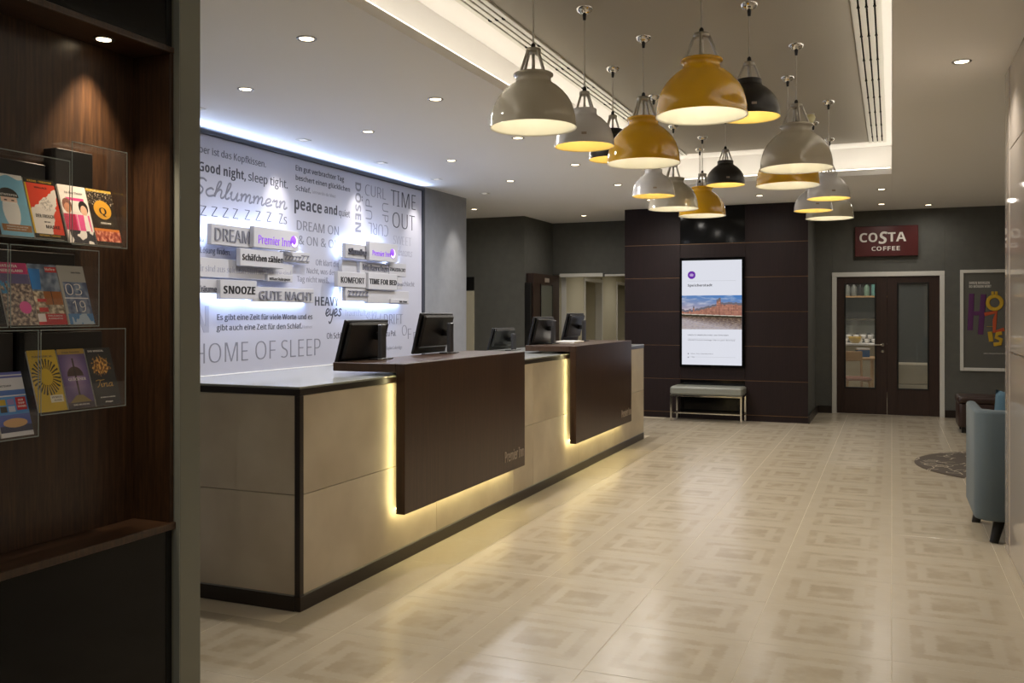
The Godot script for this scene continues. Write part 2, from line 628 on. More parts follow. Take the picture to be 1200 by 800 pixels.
const MURAL_TEXT := [
	["über ist das Kopfkissen.", "reg", "ink2", 5.662, 2.773, 0.878, 0.0569, 0],
	["Good night,", "bold", "ink", 5.701, 2.626, 0.572, 0.0754, 0],
	["sleep tight.", "reg", "ink", 6.306, 2.628, 0.546, 0.0762, 0],
	["Z", "light", "ink", 5.725, 2.277, 0.068, 0.0777, 0],
	["Z", "light", "ink", 5.852, 2.281, 0.07, 0.0789, 0],
	["Z", "light", "ink", 5.984, 2.285, 0.073, 0.0802, 0],
	["Z", "light", "ink", 6.11, 2.289, 0.064, 0.0815, 0],
	["Z", "light", "ink", 6.261, 2.293, 0.067, 0.083, 0],
	["Z", "light", "ink", 6.403, 2.298, 0.069, 0.0844, 0],
	["Z", "light", "ink", 6.554, 2.303, 0.064, 0.0859, 0],
	["Zs", "light", "ink", 6.727, 2.304, 0.112, 0.0876, 0],
	["Ein gut verbrachter Tag", "semi", "ink", 6.974, 2.813, 0.799, 0.0478, 0],
	["beschert einen glücklichen", "semi", "ink", 6.974, 2.725, 0.907, 0.047, 0],
	["Schlaf.", "semi", "ink", 6.974, 2.629, 0.233, 0.047, 0],
	["Leonardo da Vinci", "light", "ink3", 7.234, 2.634, 0.387, 0.0298, 0],
	["peace", "bold", "ink", 6.954, 2.455, 0.434, 0.1117, 0],
	["and", "bold", "ink", 7.431, 2.466, 0.22, 0.0872, 0],
	["quiet", "reg", "ink2", 7.681, 2.466, 0.2, 0.0684, 0],
	["DREAM ON", "reg", "ink3", 6.991, 2.27, 0.69, 0.0863, 0],
	["& ON & ON", "reg", "ink3", 7.019, 2.137, 0.661, 0.0826, 0],
	["CURL", "light", "ink3", 8.169, 2.727, 0.419, 0.1152, 0],
	["TIME", "light", "ink", 8.697, 2.683, 0.561, 0.1677, 0],
	["OUT", "light", "ink", 8.734, 2.444, 0.504, 0.1683, 0],
	["SWEET", "light", "ink4", 8.753, 2.264, 0.405, 0.0918, 0],
	["u", "reg", "ink2", 5.725, 2.067, 0.032, 0.0506, 0],
	["Lösung finden.", "reg", "ink2", 5.725, 1.979, 0.353, 0.0473, 0],
	["Oft klart die", "reg", "ink3", 7.29, 1.957, 0.391, 0.0551, 0],
	["Nacht, was der", "reg", "ink3", 7.146, 1.875, 0.471, 0.0519, 0],
	["Tag nicht weiß.", "reg", "ink3", 6.993, 1.793, 0.519, 0.0518, 0],
	["HEAVY", "bold", "ink", 7.276, 1.573, 0.405, 0.0858, 0],
	["Es gibt eine Zeit für viele Worte und es", "semi", "ink", 5.918, 1.445, 1.317, 0.0477, 0],
	["gibt auch eine Zeit für den Schlaf.", "semi", "ink", 5.911, 1.36, 1.155, 0.047, 0],
	["Homer", "light", "ink4", 7.079, 1.359, 0.155, 0.0301, 0],
	["HOME OF SLEEP", "light", "ink3", 5.658, 1.102, 1.708, 0.1573, 0],
	["N", "bold", "ink4", 5.639, 1.346, 0.181, 0.2137, 0],
	["Oh Schlaf! Du linder Trost von Pol zu Pol.", "reg", "ink", 7.474, 1.252, 1.335, 0.0578, 0],
	["Samuel Taylor Coleridge", "light", "ink3", 8.428, 1.107, 0.514, 0.0345, 0],
	["Traumhaft guter", "light", "ink4", 7.788, 1.473, 0.623, 0.0614, 0],
	["DRIFT", "light", "ink3", 8.552, 1.384, 0.409, 0.1066, 0],
	["O", "light", "ink3", 8.942, 1.252, 0.109, 0.1143, 0],
	["F", "light", "ink3", 9.078, 1.211, 0.079, 0.1158, 0],
	["F", "light", "ink3", 9.208, 1.173, 0.071, 0.1122, 0],
	["schlacht", "reg", "ink3", 8.932, 1.805, 0.296, 0.0524, 0],
	["DÖSEN", "bold", "ink3", 8.037, 2.585, 0.507, 0.1054, -90],
	["UP", "light", "ink3", 8.579, 2.587, 0.203, 0.126, -90],
	["UP", "light", "ink3", 8.244, 2.587, 0.21, 0.1249, 90],
	["CURL", "light", "ink3", 8.437, 2.391, 0.403, 0.1182, 180],
]
# script words: text, ink, s, baseline y, width, x height
const MURAL_SCRIPT := [
	["Schlummern", "ink3", 5.629, 2.44, 1.21, 0.0667],
	["eyes", "ink", 7.445, 1.475, 0.281, 0.07],
	["dreams", "ink4", 8.846, 2.142, 0.331, 0.0567],
	["Schlaf", "ink4", 8.172, 1.398, 0.309, 0.0488],
]
const MURAL_BOX := [
	["DREAM", "reg", "ink3", 5.711, 0.505, 2.043, 2.207, 0.12, 5.747, 2.075, 0.419, 0.101, 0.01],
	["LOGO", "reg", "violet", 6.166, 0.617, 2.05, 2.224, 0.17, 6.225, 2.084, 0.433, 0.07, 0.003],
	["Schäfchen zählen", "bold", "black", 6.02, 0.567, 1.889, 2.033, 0.15, 6.043, 1.936, 0.538, 0.05, 0.004],
	["zzzzzZZ", "reg", "ink3", 6.671, 0.394, 1.96, 2.054, 0.09, 6.687, 1.972, 0.365, 0.057, 0.008],
	["Wir sind aus solchem Stoff wie Träume sind", "reg", "ink4", 5.56, 1.272, 1.786, 1.938, 0.07, 5.588, 1.83, 1.219, 0.05, 0.002],
	["William Shakespeare", "bold", "black", 6.44, 0.351, 1.779, 1.841, 0.1, 6.458, 1.787, 0.296, 0.024, 0.002],
	["Träume!", "semi", "ink2", 5.555, 0.264, 1.658, 1.769, 0.1, 5.583, 1.668, 0.222, 0.046, 0.006],
	["SNOOZE", "bold", "black", 5.793, 0.448, 1.615, 1.77, 0.14, 5.828, 1.658, 0.39, 0.063, 0.004],
	["GUTE NACHT", "semi", "ink3", 6.236, 0.879, 1.597, 1.725, 0.1, 6.314, 1.616, 0.777, 0.076, 0.012],
	["Slumber", "semi", "ink2", 7.618, 0.409, 2.046, 2.188, 0.12, 7.663, 2.083, 0.356, 0.059, 0.02],
	["LOGO", "reg", "violet", 7.978, 0.57, 2.04, 2.231, 0.17, 8.036, 2.091, 0.351, 0.052, 0.003],
	["", "", "", 7.665, 0.312, 1.908, 2.032, 0.05, 0, 0, 0, 0, 0],
	["Nickerchen", "reg", "ink3", 7.929, 0.577, 1.888, 2.026, 0.09, 7.978, 1.942, 0.511, 0.056, 0.012],
	["ZUGEDECKT", "bold", "black", 8.494, 0.365, 1.901, 2.044, 0.1, 8.503, 1.954, 0.337, 0.036, 0.003],
	["KOMFORT", "semi", "black", 7.468, 0.526, 1.756, 1.906, 0.13, 7.52, 1.797, 0.426, 0.058, 0.004],
	["TIME FOR BED", "bold", "black", 7.978, 0.579, 1.745, 1.915, 0.16, 7.995, 1.799, 0.544, 0.054, 0.004],
	["Kissen", "reg", "ink3", 8.666, 0.108, 1.761, 1.893, 0.1, 8.669, 1.796, 0.101, 0.037, 0.002],
	["zzzzzz", "reg", "ink3", 7.618, 0.409, 1.62, 1.771, 0.12, 7.663, 1.672, 0.364, 0.071, 0.015],
	["", "", "", 8.014, 0.85, 1.6, 1.739, 0.13, 0, 0, 0, 0, 0],
	["Süße Träume", "bold", "black", 8.439, 0.389, 1.608, 1.652, 0.15, 8.62, 1.617, 0.169, 0.019, 0.002],
]

# ------------------------------------------------------------------ room
func build_shell() -> void:
	var t := 0.12
	# walls of the lobby
	structure("wall_left", Vector3(-5.2 - t, 0, -10.93), Vector3(-5.2, CEIL + 0.4, -2.66), M.wall_blue_grey, "grey wall behind the reception")
	structure("wall_staff_end", Vector3(-5.2, 0, -2.78), Vector3(-2.5, CEIL + 0.4, -2.665), M.wall_grey)
	structure("wall_left_passage", Vector3(-9.0, 0, -11.05), Vector3(-5.2 - t, CEIL + 0.4, -10.93), M.wall_grey)
	structure("wall_far_left", Vector3(-9.0, 0, -13.25 - t), Vector3(-5.3, CEIL + 0.4, -13.25), M.wall_grey, "dark grey green wall beside the corridor")
	structure("wall_far_left_side", Vector3(-5.3 - t, 0, BACK_Z), Vector3(-5.3, CEIL + 0.4, -13.25 - t), M.wall_grey)
	structure("wall_passage_end", Vector3(-9.1, 0, -13.3), Vector3(-9.0, CEIL + 0.4, -10.93), M.wall_grey)
	# back wall: left of and above the corridor, behind the wood block, around the double door
	structure("wall_back_over_corridor", Vector3(-5.42, 2.15, BACK_Z - t), Vector3(-3.5, CEIL + 0.4, BACK_Z), M.wall_grey)
	structure("wall_back_block", Vector3(-3.6, 0, BACK_Z - t), Vector3(-0.83, CEIL + 0.4, BACK_Z), M.wall_grey)
	structure("wall_back_over_door", Vector3(-0.83, 2.11, BACK_Z - t), Vector3(0.705, CEIL + 0.4, BACK_Z), M.wall_grey)
	structure("wall_back_right", Vector3(0.705, 0, BACK_Z - t), Vector3(4.1, CEIL + 0.4, BACK_Z), M.wall_grey, "dark grey back wall with the poster")
	structure("wall_right_seating", Vector3(4.0, 0, BACK_Z), Vector3(4.1, CEIL + 0.4, -6.4), M.wall_grey)
	structure("wall_seating_near", Vector3(0.8, 0, -6.5), Vector3(4.1, CEIL + 0.4, -6.4), M.wall_grey)
	structure("wall_behind_camera", Vector3(-3.0, 0, 3.0), Vector3(0.8, CEIL + 0.4, 3.1), M.wall_grey)
	structure("wall_left_near", Vector3(-3.0, 0, -0.62), Vector3(-2.38, CEIL + 0.4, 3.0), M.wall_grey)
	# glossy white panelled wall on the right: core, panels with open joints, steel end strip
	var w := structure("wall_right", Vector3(0.69, 0, -6.56), Vector3(0.8, CEIL + 0.4, 3.0), M.wall_pale, "glossy white panelled wall on the right")
	var zs := [-6.36, -5.16, -3.96, -2.76, -1.56, -0.36, 0.84, 3.0]
	var ys := [0.004, 1.26, 2.505, CEIL]
	var c := w.position
	for i in zs.size() - 1:
		for j in ys.size() - 1:
			block(w, "panel", Vector3(0.67, ys[j] + 0.003, zs[i] + 0.002) - c, Vector3(0.69, ys[j + 1] - 0.003, zs[i + 1] - 0.002) - c, M.white_gloss, 0.0015)
	block(w, "end_strip", Vector3(0.667, 0.0, -6.58) - c, Vector3(0.69, CEIL, -6.364) - c, M.white_gloss, 0.003)
	# white reveal of the coffee shop door wall: baseboards
	structure("baseboard_back", Vector3(0.705, 0, BACK_Z), Vector3(4.0, 0.11, BACK_Z + 0.018), M.dark_trim, "dark baseboard along the back wall")
	structure("baseboard_back_left", Vector3(-1.05, 0, BACK_Z), Vector3(-0.83, 0.11, BACK_Z + 0.018), M.dark_trim)
	structure("baseboard_block", Vector3(-1.05, 0, BACK_Z + 0.018), Vector3(-1.03, 0.11, -12.98), M.dark_trim)

func build_floor() -> void:
	var base := structure("floor", Vector3(-9.2, -0.06, -19.6), Vector3(4.2, -0.0008, 3.2), M.grout, "pale beige tiled floor")
	structure("floor_staff", Vector3(-5.2, 0.0, -10.9), Vector3(-3.7, 0.004, -2.79), M.staff_floor, "pale grey floor behind the counter")
	var kinds := []
	for k in 5:
		kinds.append(tile_material(k))
	var rng := RandomNumberGenerator.new()
	rng.seed = 7
	var dz := 0.612
	var z_first := -5.80 + dz * 5.5          # near edge of the first row
	for row in 21:
		var z0 := z_first - dz * row
		var z1 := z0 - dz
		var zc := (z0 + z1) / 2.0
		var columns := []
		for col in 5:
			columns.append([-2.4 + 0.6 * col, -1.8 + 0.6 * col])
		if zc > COUNTER_Z1 - 0.2 and zc < COUNTER_Z0 + 0.1:
			columns.append([COUNTER_X, -2.4])
		else:
			columns.append([-3.0, -2.4])
			if zc > COUNTER_Z0 + 0.1:
				columns.append([-3.6, -3.0])
			elif zc > -13.0 and zc < COUNTER_Z1:
				columns.append([-3.6, -3.0])
		if zc > -6.5:
			columns.append([0.6, 0.67])
		else:
			columns.append([0.6, 1.2])
			if zc < -11.6:
				columns.append([1.2, 1.8])
		for c in columns:
			var x0: float = c[0]
			var x1: float = c[1]
			if z1 < BACK_Z:
				z1 = BACK_Z
			if (z0 < -13.05 and x1 < -1.05) or z0 - z1 < 0.05:
				continue
			var full := absf(x1 - x0 - 0.6) < 0.01
			var key: Mesh = tile_mesh(x1 - x0 - 0.002, z0 - z1 - 0.002)
			var o := part(base, "tile", key, kinds[rng.randi() % 4] if full else kinds[4], Vector3((x0 + x1) / 2.0, 0, (z0 + z1) / 2.0) - base.position)
			if full and absf(z0 - z1 - dz) < 0.01:
				o.rotation.y = PI * (rng.randi() % 2)

func tile_mesh(w: float, d: float) -> ArrayMesh:
	var key := "tile%.3f,%.3f" % [w, d]
	if meshes.has(key):
		return meshes[key]
	var st := SurfaceTool.new()
	st.begin(Mesh.PRIMITIVE_TRIANGLES)
	var e := 0.0012
	var ring := [[0.0, e], [-e, 0.0], [-0.004, 0.0]]     # height, inset
	var corner := func(i: int, k: int) -> Vector3:
		var x: float = w / 2 - ring[k][1]
		var z: float = d / 2 - ring[k][1]
		return Vector3([-x, x, x, -x][i], ring[k][0], [-z, -z, z, z][i])
	var add := func(p: Vector3, n: Vector3) -> void:
		st.set_normal(n)
		st.set_uv(Vector2(p.x / w + 0.5, p.z / d + 0.5))
		st.add_vertex(p)
	var top := [corner.call(0, 0), corner.call(1, 0), corner.call(2, 0), corner.call(3, 0)]
	for i in [0, 1, 2, 0, 2, 3]:
		add.call(top[i], Vector3.UP)
	for k in 2:
		for i in 4:
			var j := (i + 1) % 4
			var out: Vector3 = [Vector3.FORWARD, Vector3.RIGHT, Vector3.BACK, Vector3.LEFT][i]
			if k == 0:
				out = (out + Vector3.UP).normalized()
			for p in [corner.call(i, k), corner.call(j, k + 1), corner.call(j, k), corner.call(i, k), corner.call(i, k + 1), corner.call(j, k + 1)]:
				add.call(p, out)
	var m := st.commit()
	meshes[key] = m
	return m

# printed porcelain: squares within squares with brushed edges
func tile_material(kind: int) -> StandardMaterial3D:
	var n := noise(40 + kind, 1.0, 4)
	var light := Color("b9ae9a")
	var dark := Color("9f927c")
	var f := func(u: float, v: float) -> Color:
		var wx := n.get_noise_2d(u * 7.0, v * 26.0) * 0.022
		var wy := n.get_noise_2d(u * 26.0 + 50.0, v * 7.0) * 0.022
		var c := maxf(absf(u - 0.5 + wx), absf(v - 0.5 + wy))
		var a := 0.0
		if kind < 4:
			var heart := smoothstep(0.2, 0.172, c)
			var ring := smoothstep(0.265, 0.29, c) * smoothstep(0.38, 0.355, c)
			a = maxf(heart * 0.7, ring * 0.55)
			var brush := n.get_noise_2d(u * 3.0 + 9.0, v * 3.0)
			a *= clampf(0.62 + brush * 1.1, 0.1, 1.0)
		var grain := n.get_noise_2d(u * 5.0, v * 45.0) * 0.09 + n.get_noise_2d(u * 50.0, v * 50.0) * 0.03 + n.get_noise_2d(u * 2.0 + 3.0, v * 2.0) * 0.14
		return light.lerp(dark, clampf(a * 0.9 + 0.12 + grain, 0.0, 1.0))
	var m := textured("floor_tile_%d" % kind, paint(192, 192, f), 0.24)
	return m

# ------------------------------------------------------------------ ceiling with the raised coffer
func build_coffer() -> void:
	var y1 := CEIL + 0.06
	var c := structure("ceiling", Vector3(-9.2, TOP + 0.07, -14.7), Vector3(4.2, TOP + 0.13, 3.2), M.ceiling, "white ceiling with a raised lit coffer")
	var p := c.position
	block(c, "ceiling_board", Vector3(-9.1, CEIL, -14.66) - p, Vector3(-2.45, y1, 3.1) - p, M.ceiling, 0.002)
	block(c, "ceiling_board", Vector3(0.0, CEIL, -14.66) - p, Vector3(4.1, y1, 3.1) - p, M.ceiling, 0.002)
	block(c, "ceiling_board", Vector3(-2.45, CEIL, -14.66) - p, Vector3(0.0, y1, -10.78) - p, M.ceiling, 0.002)
	block(c, "ceiling_board", Vector3(-2.45, CEIL, -2.2) - p, Vector3(0.0, y1, 3.1) - p, M.ceiling, 0.002)
	block(c, "coffer_top", Vector3(-2.7, TOP, -11.0) - p, Vector3(0.25, TOP + 0.06, -1.95) - p, M.ceiling, 0.002)
	block(c, "coffer_side", Vector3(-2.65, y1, -10.98) - p, Vector3(-2.59, TOP, -1.97) - p, M.ceiling, 0.002)
	block(c, "coffer_side", Vector3(0.14, y1, -10.98) - p, Vector3(0.2, TOP, -1.97) - p, M.ceiling, 0.002)
	block(c, "coffer_side", Vector3(-2.59, y1, -10.98) - p, Vector3(0.14, TOP, -10.92) - p, M.ceiling, 0.002)
	block(c, "coffer_side", Vector3(-2.59, y1, -2.06) - p, Vector3(0.14, TOP, -2.0) - p, M.ceiling, 0.002)
	block(c, "coffer_panel", Vector3(-2.19, TOP - 0.004, -10.56) - p, Vector3(-0.23, TOP - 0.0005, -2.4) - p, M.coffer_grey, 0.001)
	slot_diffuser(-2.28, "long white slot air diffuser along the left side of the coffer")
	slot_diffuser(-0.14, "long white slot air diffuser along the right side of the coffer")

func slot_diffuser(x: float, label: String) -> void:
	var z0 := -10.56
	var z1 := -2.4
	var t := thing("air_diffuser", label, "air vent", Vector3(x, TOP, (z0 + z1) / 2.0))
	var half := (z1 - z0) / 2.0
	block(t, "backing", Vector3(-0.07, -0.004, -half), Vector3(0.07, -0.0005, half), M.groove, 0.0005)
	for k in 4:
		var bx := -0.069 + 0.046 * k
		block(t, "blade", Vector3(bx - 0.017, -0.018, -half), Vector3(bx + 0.017, -0.004, half), M.white_paint, 0.002)
	var z := -half + 0.35
	while z < half:
		for k in 3:
			var cx := -0.046 + 0.046 * k
			block(t, "clip", Vector3(cx - 0.009, -0.021, z), Vector3(cx + 0.009, -0.006, z + 0.03), M.groove, 0.002)
		z += 0.62

# ------------------------------------------------------------------ dark panelled block with the screen
func build_wood_wall() -> void:
	var z := -13.0
	var b := structure("wall_wood_block", Vector3(-3.6, 0, BACK_Z), Vector3(-1.065, CEIL, z - 0.03), M.wall_grey, "dark wood clad block in the middle of the back wall")
	var p := b.position
	var xs := [-3.617, -2.797, -1.889, -1.05]
	var ys := [0.0, 0.085, 0.562, 1.042, 1.525, 2.006, 2.485, CEIL]
	for j in ys.size() - 1:
		for i in 3:
			var m: Material = M.wenge_wall
			if i == 1 and (j == 1 or j == 6):
				m = M.black_gloss
			var front := z if j > 0 else z - 0.012
			block(b, "panel", Vector3(xs[i] + 0.001, ys[j] + (0.004 if j > 0 else 0.0), z - 0.03) - p, Vector3(xs[i + 1] - 0.001, ys[j + 1] - 0.004, front) - p, m, 0.002)
		if j > 0:
			block(b, "joint_strip", Vector3(xs[0], ys[j] - 0.004, z - 0.03) - p, Vector3(xs[3], ys[j] + 0.004, z - 0.006) - p, M.brass_line, 0.0005)
	# screen
	var cx := -2.343
	var cy := 1.513
	var t := thing("wall_screen", "tall portrait information screen glowing on the dark panelled wall", "screen", Vector3(cx, cy, z))
	block(t, "bezel", Vector3(-0.452, -0.775, 0.0), Vector3(0.452, 0.775, 0.05), M.black_gloss, 0.006)
	var scr := mat("screen_picture", Color(0.02, 0.02, 0.02), 0.1)
	scr.emission_enabled = true
	scr.emission = Color.BLACK
	scr.emission_texture = screen_picture()
	scr.emission_operator = BaseMaterial3D.EMISSION_OP_ADD
	scr.emission_energy_multiplier = 0.8
	scr.texture_repeat = false
	var panel := part(t, "display", sheet(0.836, 1.475, 0.004), scr, Vector3(0, -0.003, 0.051))
	var ink: Material = M.black
	var bs := Basis.IDENTITY
	lettering(panel, "Speicherstadt", "bold", ink, Vector3(-0.335, 0.37, 0.002), bs, 0.345, 0.033, 0.001)
	lettering(panel, "UNESCO-Weltkulturerbe zum Erkunden", "semi", ink, Vector3(-0.335, -0.325, 0.002), bs, 0.57, 0.016, 0.001)
	lettering(panel, "UNESCO World Heritage Site on your doorstep", "reg", ink, Vector3(-0.335, -0.395, 0.002), bs, 0.66, 0.014, 0.001)
	lettering(panel, "Hin: Am Sandtorkai", "reg", ink, Vector3(-0.29, -0.588, 0.002), bs, 0.31, 0.013, 0.001)
	lettering(panel, "1 km", "reg", ink, Vector3(-0.29, -0.635, 0.002), bs, 0.05, 0.013, 0.001)
	var l := AreaLight3D.new()
	l.name = "screen_light"
	l.area_size = Vector2(0.83, 1.47)
	l.light_color = Color(0.86, 0.88, 1.0)
	l.light_energy = 0.03
	l.area_range = 15.0
	l.shadow_enabled = true
	l.position = Vector3(0, 0, 0.06)
	l.rotation.y = PI
	t.add_child(l)
	# bench
	var bench := thing("bench", "grey upholstered bench on a chrome frame under the wall screen", "bench", Vector3(-2.36, 0, -12.79))
	part(bench, "cushion", bbox(Vector3(0.985, 0.115, 0.42), 0.022), M.grey_leather, Vector3(0, 0.428, 0))
	for sx in [-1.0, 1.0]:
		for sz in [-1.0, 1.0]:
			part(bench, "leg", bbox(Vector3(0.024, 0.37, 0.024), 0.002), M.chrome, Vector3(sx * 0.478, 0.185, sz * 0.19))
		part(bench, "rail", bbox(Vector3(0.02, 0.02, 0.356), 0.002), M.chrome, Vector3(sx * 0.478, 0.36, 0))
		part(bench, "rail", bbox(Vector3(0.018, 0.018, 0.356), 0.002), M.chrome, Vector3(sx * 0.478, 0.1, 0))
	for sz in [-1.0, 1.0]:
		part(bench, "rail", bbox(Vector3(0.932, 0.02, 0.02), 0.002), M.chrome, Vector3(0, 0.36, sz * 0.19))
	part(bench, "rail", bbox(Vector3(0.938, 0.018, 0.018), 0.002), M.chrome, Vector3(0, 0.1, 0))

func screen_picture() -> ImageTexture:
	var n := noise(77, 1.0, 4)
	var white := Color("e6e8f2")
	var f := func(u: float, v: float) -> Color:
		var c := white
		var d := Vector2((u - 0.165) * 0.836, (v - 0.139) * 1.475).length()
		if d < 0.055:
			c = Color("6f30a8")
			if absf(u - 0.165) < 0.035 and absf(v - 0.137) < 0.004 or absf(u - 0.165) < 0.026 and v > 0.143 and v < 0.151 or absf(u - 0.165) < 0.018 and v > 0.126 and v < 0.131:
				c = Color("d8c8ea")
		elif (absf(v - 0.197) < 0.0012 or absf(v - 0.752) < 0.001 or absf(v - 0.888) < 0.001 or absf(v - 0.925) < 0.001) and u > 0.1 and u < 0.9:
			c = Color("c2c4cc")
		elif u > 0.1 and u < 0.118 and (absf(v - 0.895) < 0.004 or absf(v - 0.93) < 0.004):
			c = Color("54545c")
		elif v > 0.335 and v < 0.66:
			var y := (v - 0.335) / 0.325
			var horizon := 0.54 + 0.06 * u
			var roof := horizon - 0.12 - 0.26 * smoothstep(0.1, 0.75, u) - 0.05 * n.get_noise_2d(floorf(u * 26.0) * 7.3, 1.0) - (0.13 if absf(u - 0.62) < 0.035 else 0.0) - (0.1 if absf(u - 0.2) < 0.014 else 0.0)
			if y < roof:
				c = Color("5f86bf").lerp(Color("cfae b0".replace(" ", "")), y * 1.8 - u * 0.25)
				c = c.lerp(Color("e5dfe6"), clampf(n.get_noise_2d(u * 3.0, y * 7.0), 0.0, 0.5))
			elif y < horizon:
				c = Color("b97f72").lerp(Color("7d524c"), clampf(0.5 + 0.8 * n.get_noise_2d(floorf(u * 34.0) * 3.7, floorf(y * 22.0) * 5.1), 0.0, 1.0))
				if fposmod(u * 46.0, 1.0) < 0.42 and fposmod(y * 24.0, 1.0) < 0.5:
					c = c.lerp(Color("f1c07c"), 0.55)
				if y < roof + 0.06:
					c = Color("6f6a74")
			elif y < horizon + 0.07:
				c = Color("3b3528") if y > horizon + 0.02 else Color("d8cfc0")
			else:
				var w := n.get_noise_2d(u * 14.0, y * 60.0)
				var depth := clampf((y - horizon - 0.07) / (0.1 + 0.32 * u), 0.0, 1.0)
				c = Color("5a463a").lerp(Color("b4abb0"), clampf(depth + w * 0.5, 0.0, 1.0))
				if w > 0.34:
					c = c.lerp(Color("e0c088"), 0.4)
		return c
	return paint(240, 420, f)

# ------------------------------------------------------------------ reception counter
func build_counter() -> void:
	var x := COUNTER_X
	var xb := -3.69
	var z0 := COUNTER_Z0
	var z1 := COUNTER_Z1
	var t := thing("reception_counter", "long stone clad reception counter with a glass top", "counter", Vector3(x, 0, (z0 + z1) / 2.0))
	var p := t.position
	block(t, "carcass", Vector3(xb + 0.02, 0.0, z1 + 0.02) - p, Vector3(x - 0.03, COUNTER_H - 0.03, z0 - 0.03) - p, M.black_satin, 0.003)
	# plinth
	block(t, "plinth", Vector3(x - 0.03, 0, z1) - p, Vector3(x + 0.004, 0.075, z0) - p, M.dark_trim, 0.002)
	block(t, "plinth", Vector3(xb, 0, z0 - 0.03) - p, Vector3(x - 0.0305, 0.075, z0 + 0.004) - p, M.dark_trim, 0.002)
	# pale metal line over the plinth
	block(t, "metal_line", Vector3(x - 0.03, 0.0755, z1) - p, Vector3(x + 0.002, 0.081, z0 - 0.035) - p, M.brushed, 0.0008)
	block(t, "metal_line", Vector3(xb, 0.0755, z0 - 0.03) - p, Vector3(x - 0.036, 0.081, z0 + 0.002) - p, M.brushed, 0.0008)
	# dark corner post, edge under the glass
	block(t, "corner_trim", Vector3(x - 0.03, 0.0755, z0 - 0.03) - p, Vector3(x + 0.004, COUNTER_H - 0.046, z0 + 0.004) - p, M.dark_trim, 0.003)
	block(t, "top_trim", Vector3(x - 0.03, COUNTER_H - 0.045, z1) - p, Vector3(x + 0.003, COUNTER_H - 0.012, z0 + 0.003) - p, M.dark_trim, 0.002)
	block(t, "top_trim", Vector3(xb, COUNTER_H - 0.045, z0 - 0.03) - p, Vector3(x - 0.031, COUNTER_H - 0.012, z0 + 0.003) - p, M.dark_trim, 0.002)
	# stone cladding in two courses
	var seams := [z0 - 0.031, -5.31, -6.62, -7.05, -8.24, -9.43, z1]
	var ym := 0.585
	var stones := [M.stone_a, M.stone_b, M.stone_c]
	for i in seams.size() - 1:
		for j in 2:
			var ya := 0.082 if j == 0 else ym + 0.0015
			var yb := ym - 0.0015 if j == 0 else COUNTER_H - 0.046
			block(t, "stone_panel", Vector3(x - 0.03, ya, seams[i + 1] + 0.0015) - p, Vector3(x, yb, seams[i] - 0.0015) - p, stones[(i + j * 2) % 3], 0.0015)
	for j in 2:
		var ya := 0.082 if j == 0 else ym + 0.0015
		var yb := ym - 0.0015 if j == 0 else COUNTER_H - 0.046
		block(t, "stone_panel", Vector3(xb, ya, z0 - 0.03) - p, Vector3(x - 0.031, yb, z0) - p, stones[j], 0.0015)
	# glass top
	block(t, "glass_top", Vector3(xb, COUNTER_H - 0.0115, z1) - p, Vector3(x + 0.004, COUNTER_H, z0 + 0.004) - p, M.counter_glass, 0.002)
	desk(-4.69, -6.585, "near dark wood desk front with halo light on the reception counter", "wenge_desk")
	desk(-7.83, -9.73, "far dark wood desk front with halo light on the reception counter", "wenge_desk")

func desk(za: float, zb: float, label: String, wood_key: String) -> void:
	var t := thing("desk_front", label, "desk", Vector3(-2.63, 0, (za + zb) / 2.0))
	var p := t.position
	var m: Material = M[wood_key]
	block(t, "front_panel", Vector3(-2.69, 0.32, zb) - p, Vector3(-2.63, 1.204, za) - p, m, 0.003)
	block(t, "top_slab", Vector3(-3.126, 1.152, zb) - p, Vector3(-2.6905, 1.204, za) - p, m, 0.003)
	block(t, "bracket", Vector3(-2.74, 1.133, zb + 0.4) - p, Vector3(-2.6905, 1.151, za - 0.4) - p, M.black_satin, 0.002)
	block(t, "bracket", Vector3(-3.0, 1.132, zb + 0.3) - p, Vector3(-2.85, 1.151, za - 0.5) - p, M.black_satin, 0.002)
	# halo light: strips on the back of the panel, facing the stone
	var gold := Color(1.0, 0.93, 0.68)
	led_strip("", Vector3(-2.703, 0.345, (za + zb) / 2.0) - p, Vector3(-0.35, -1, 0).normalized(), Vector3(0, 0, 1), za - zb - 0.06, 0.015, gold, 0.27, "", t)
	led_strip("", Vector3(-2.693, 0.74, za - 0.032) - p, Vector3.LEFT, Vector3(0, 1, 0), 0.78, 0.015, gold, 0.06, "", t)
	lettering(t, "Premier Inn", "reg", M.sign_grey, Vector3(-2.63, 0.4, zb + 0.40) - p, Basis(Vector3(0, 0, -1), Vector3.UP, Vector3.RIGHT), 0.37, 0.078, 0.004)

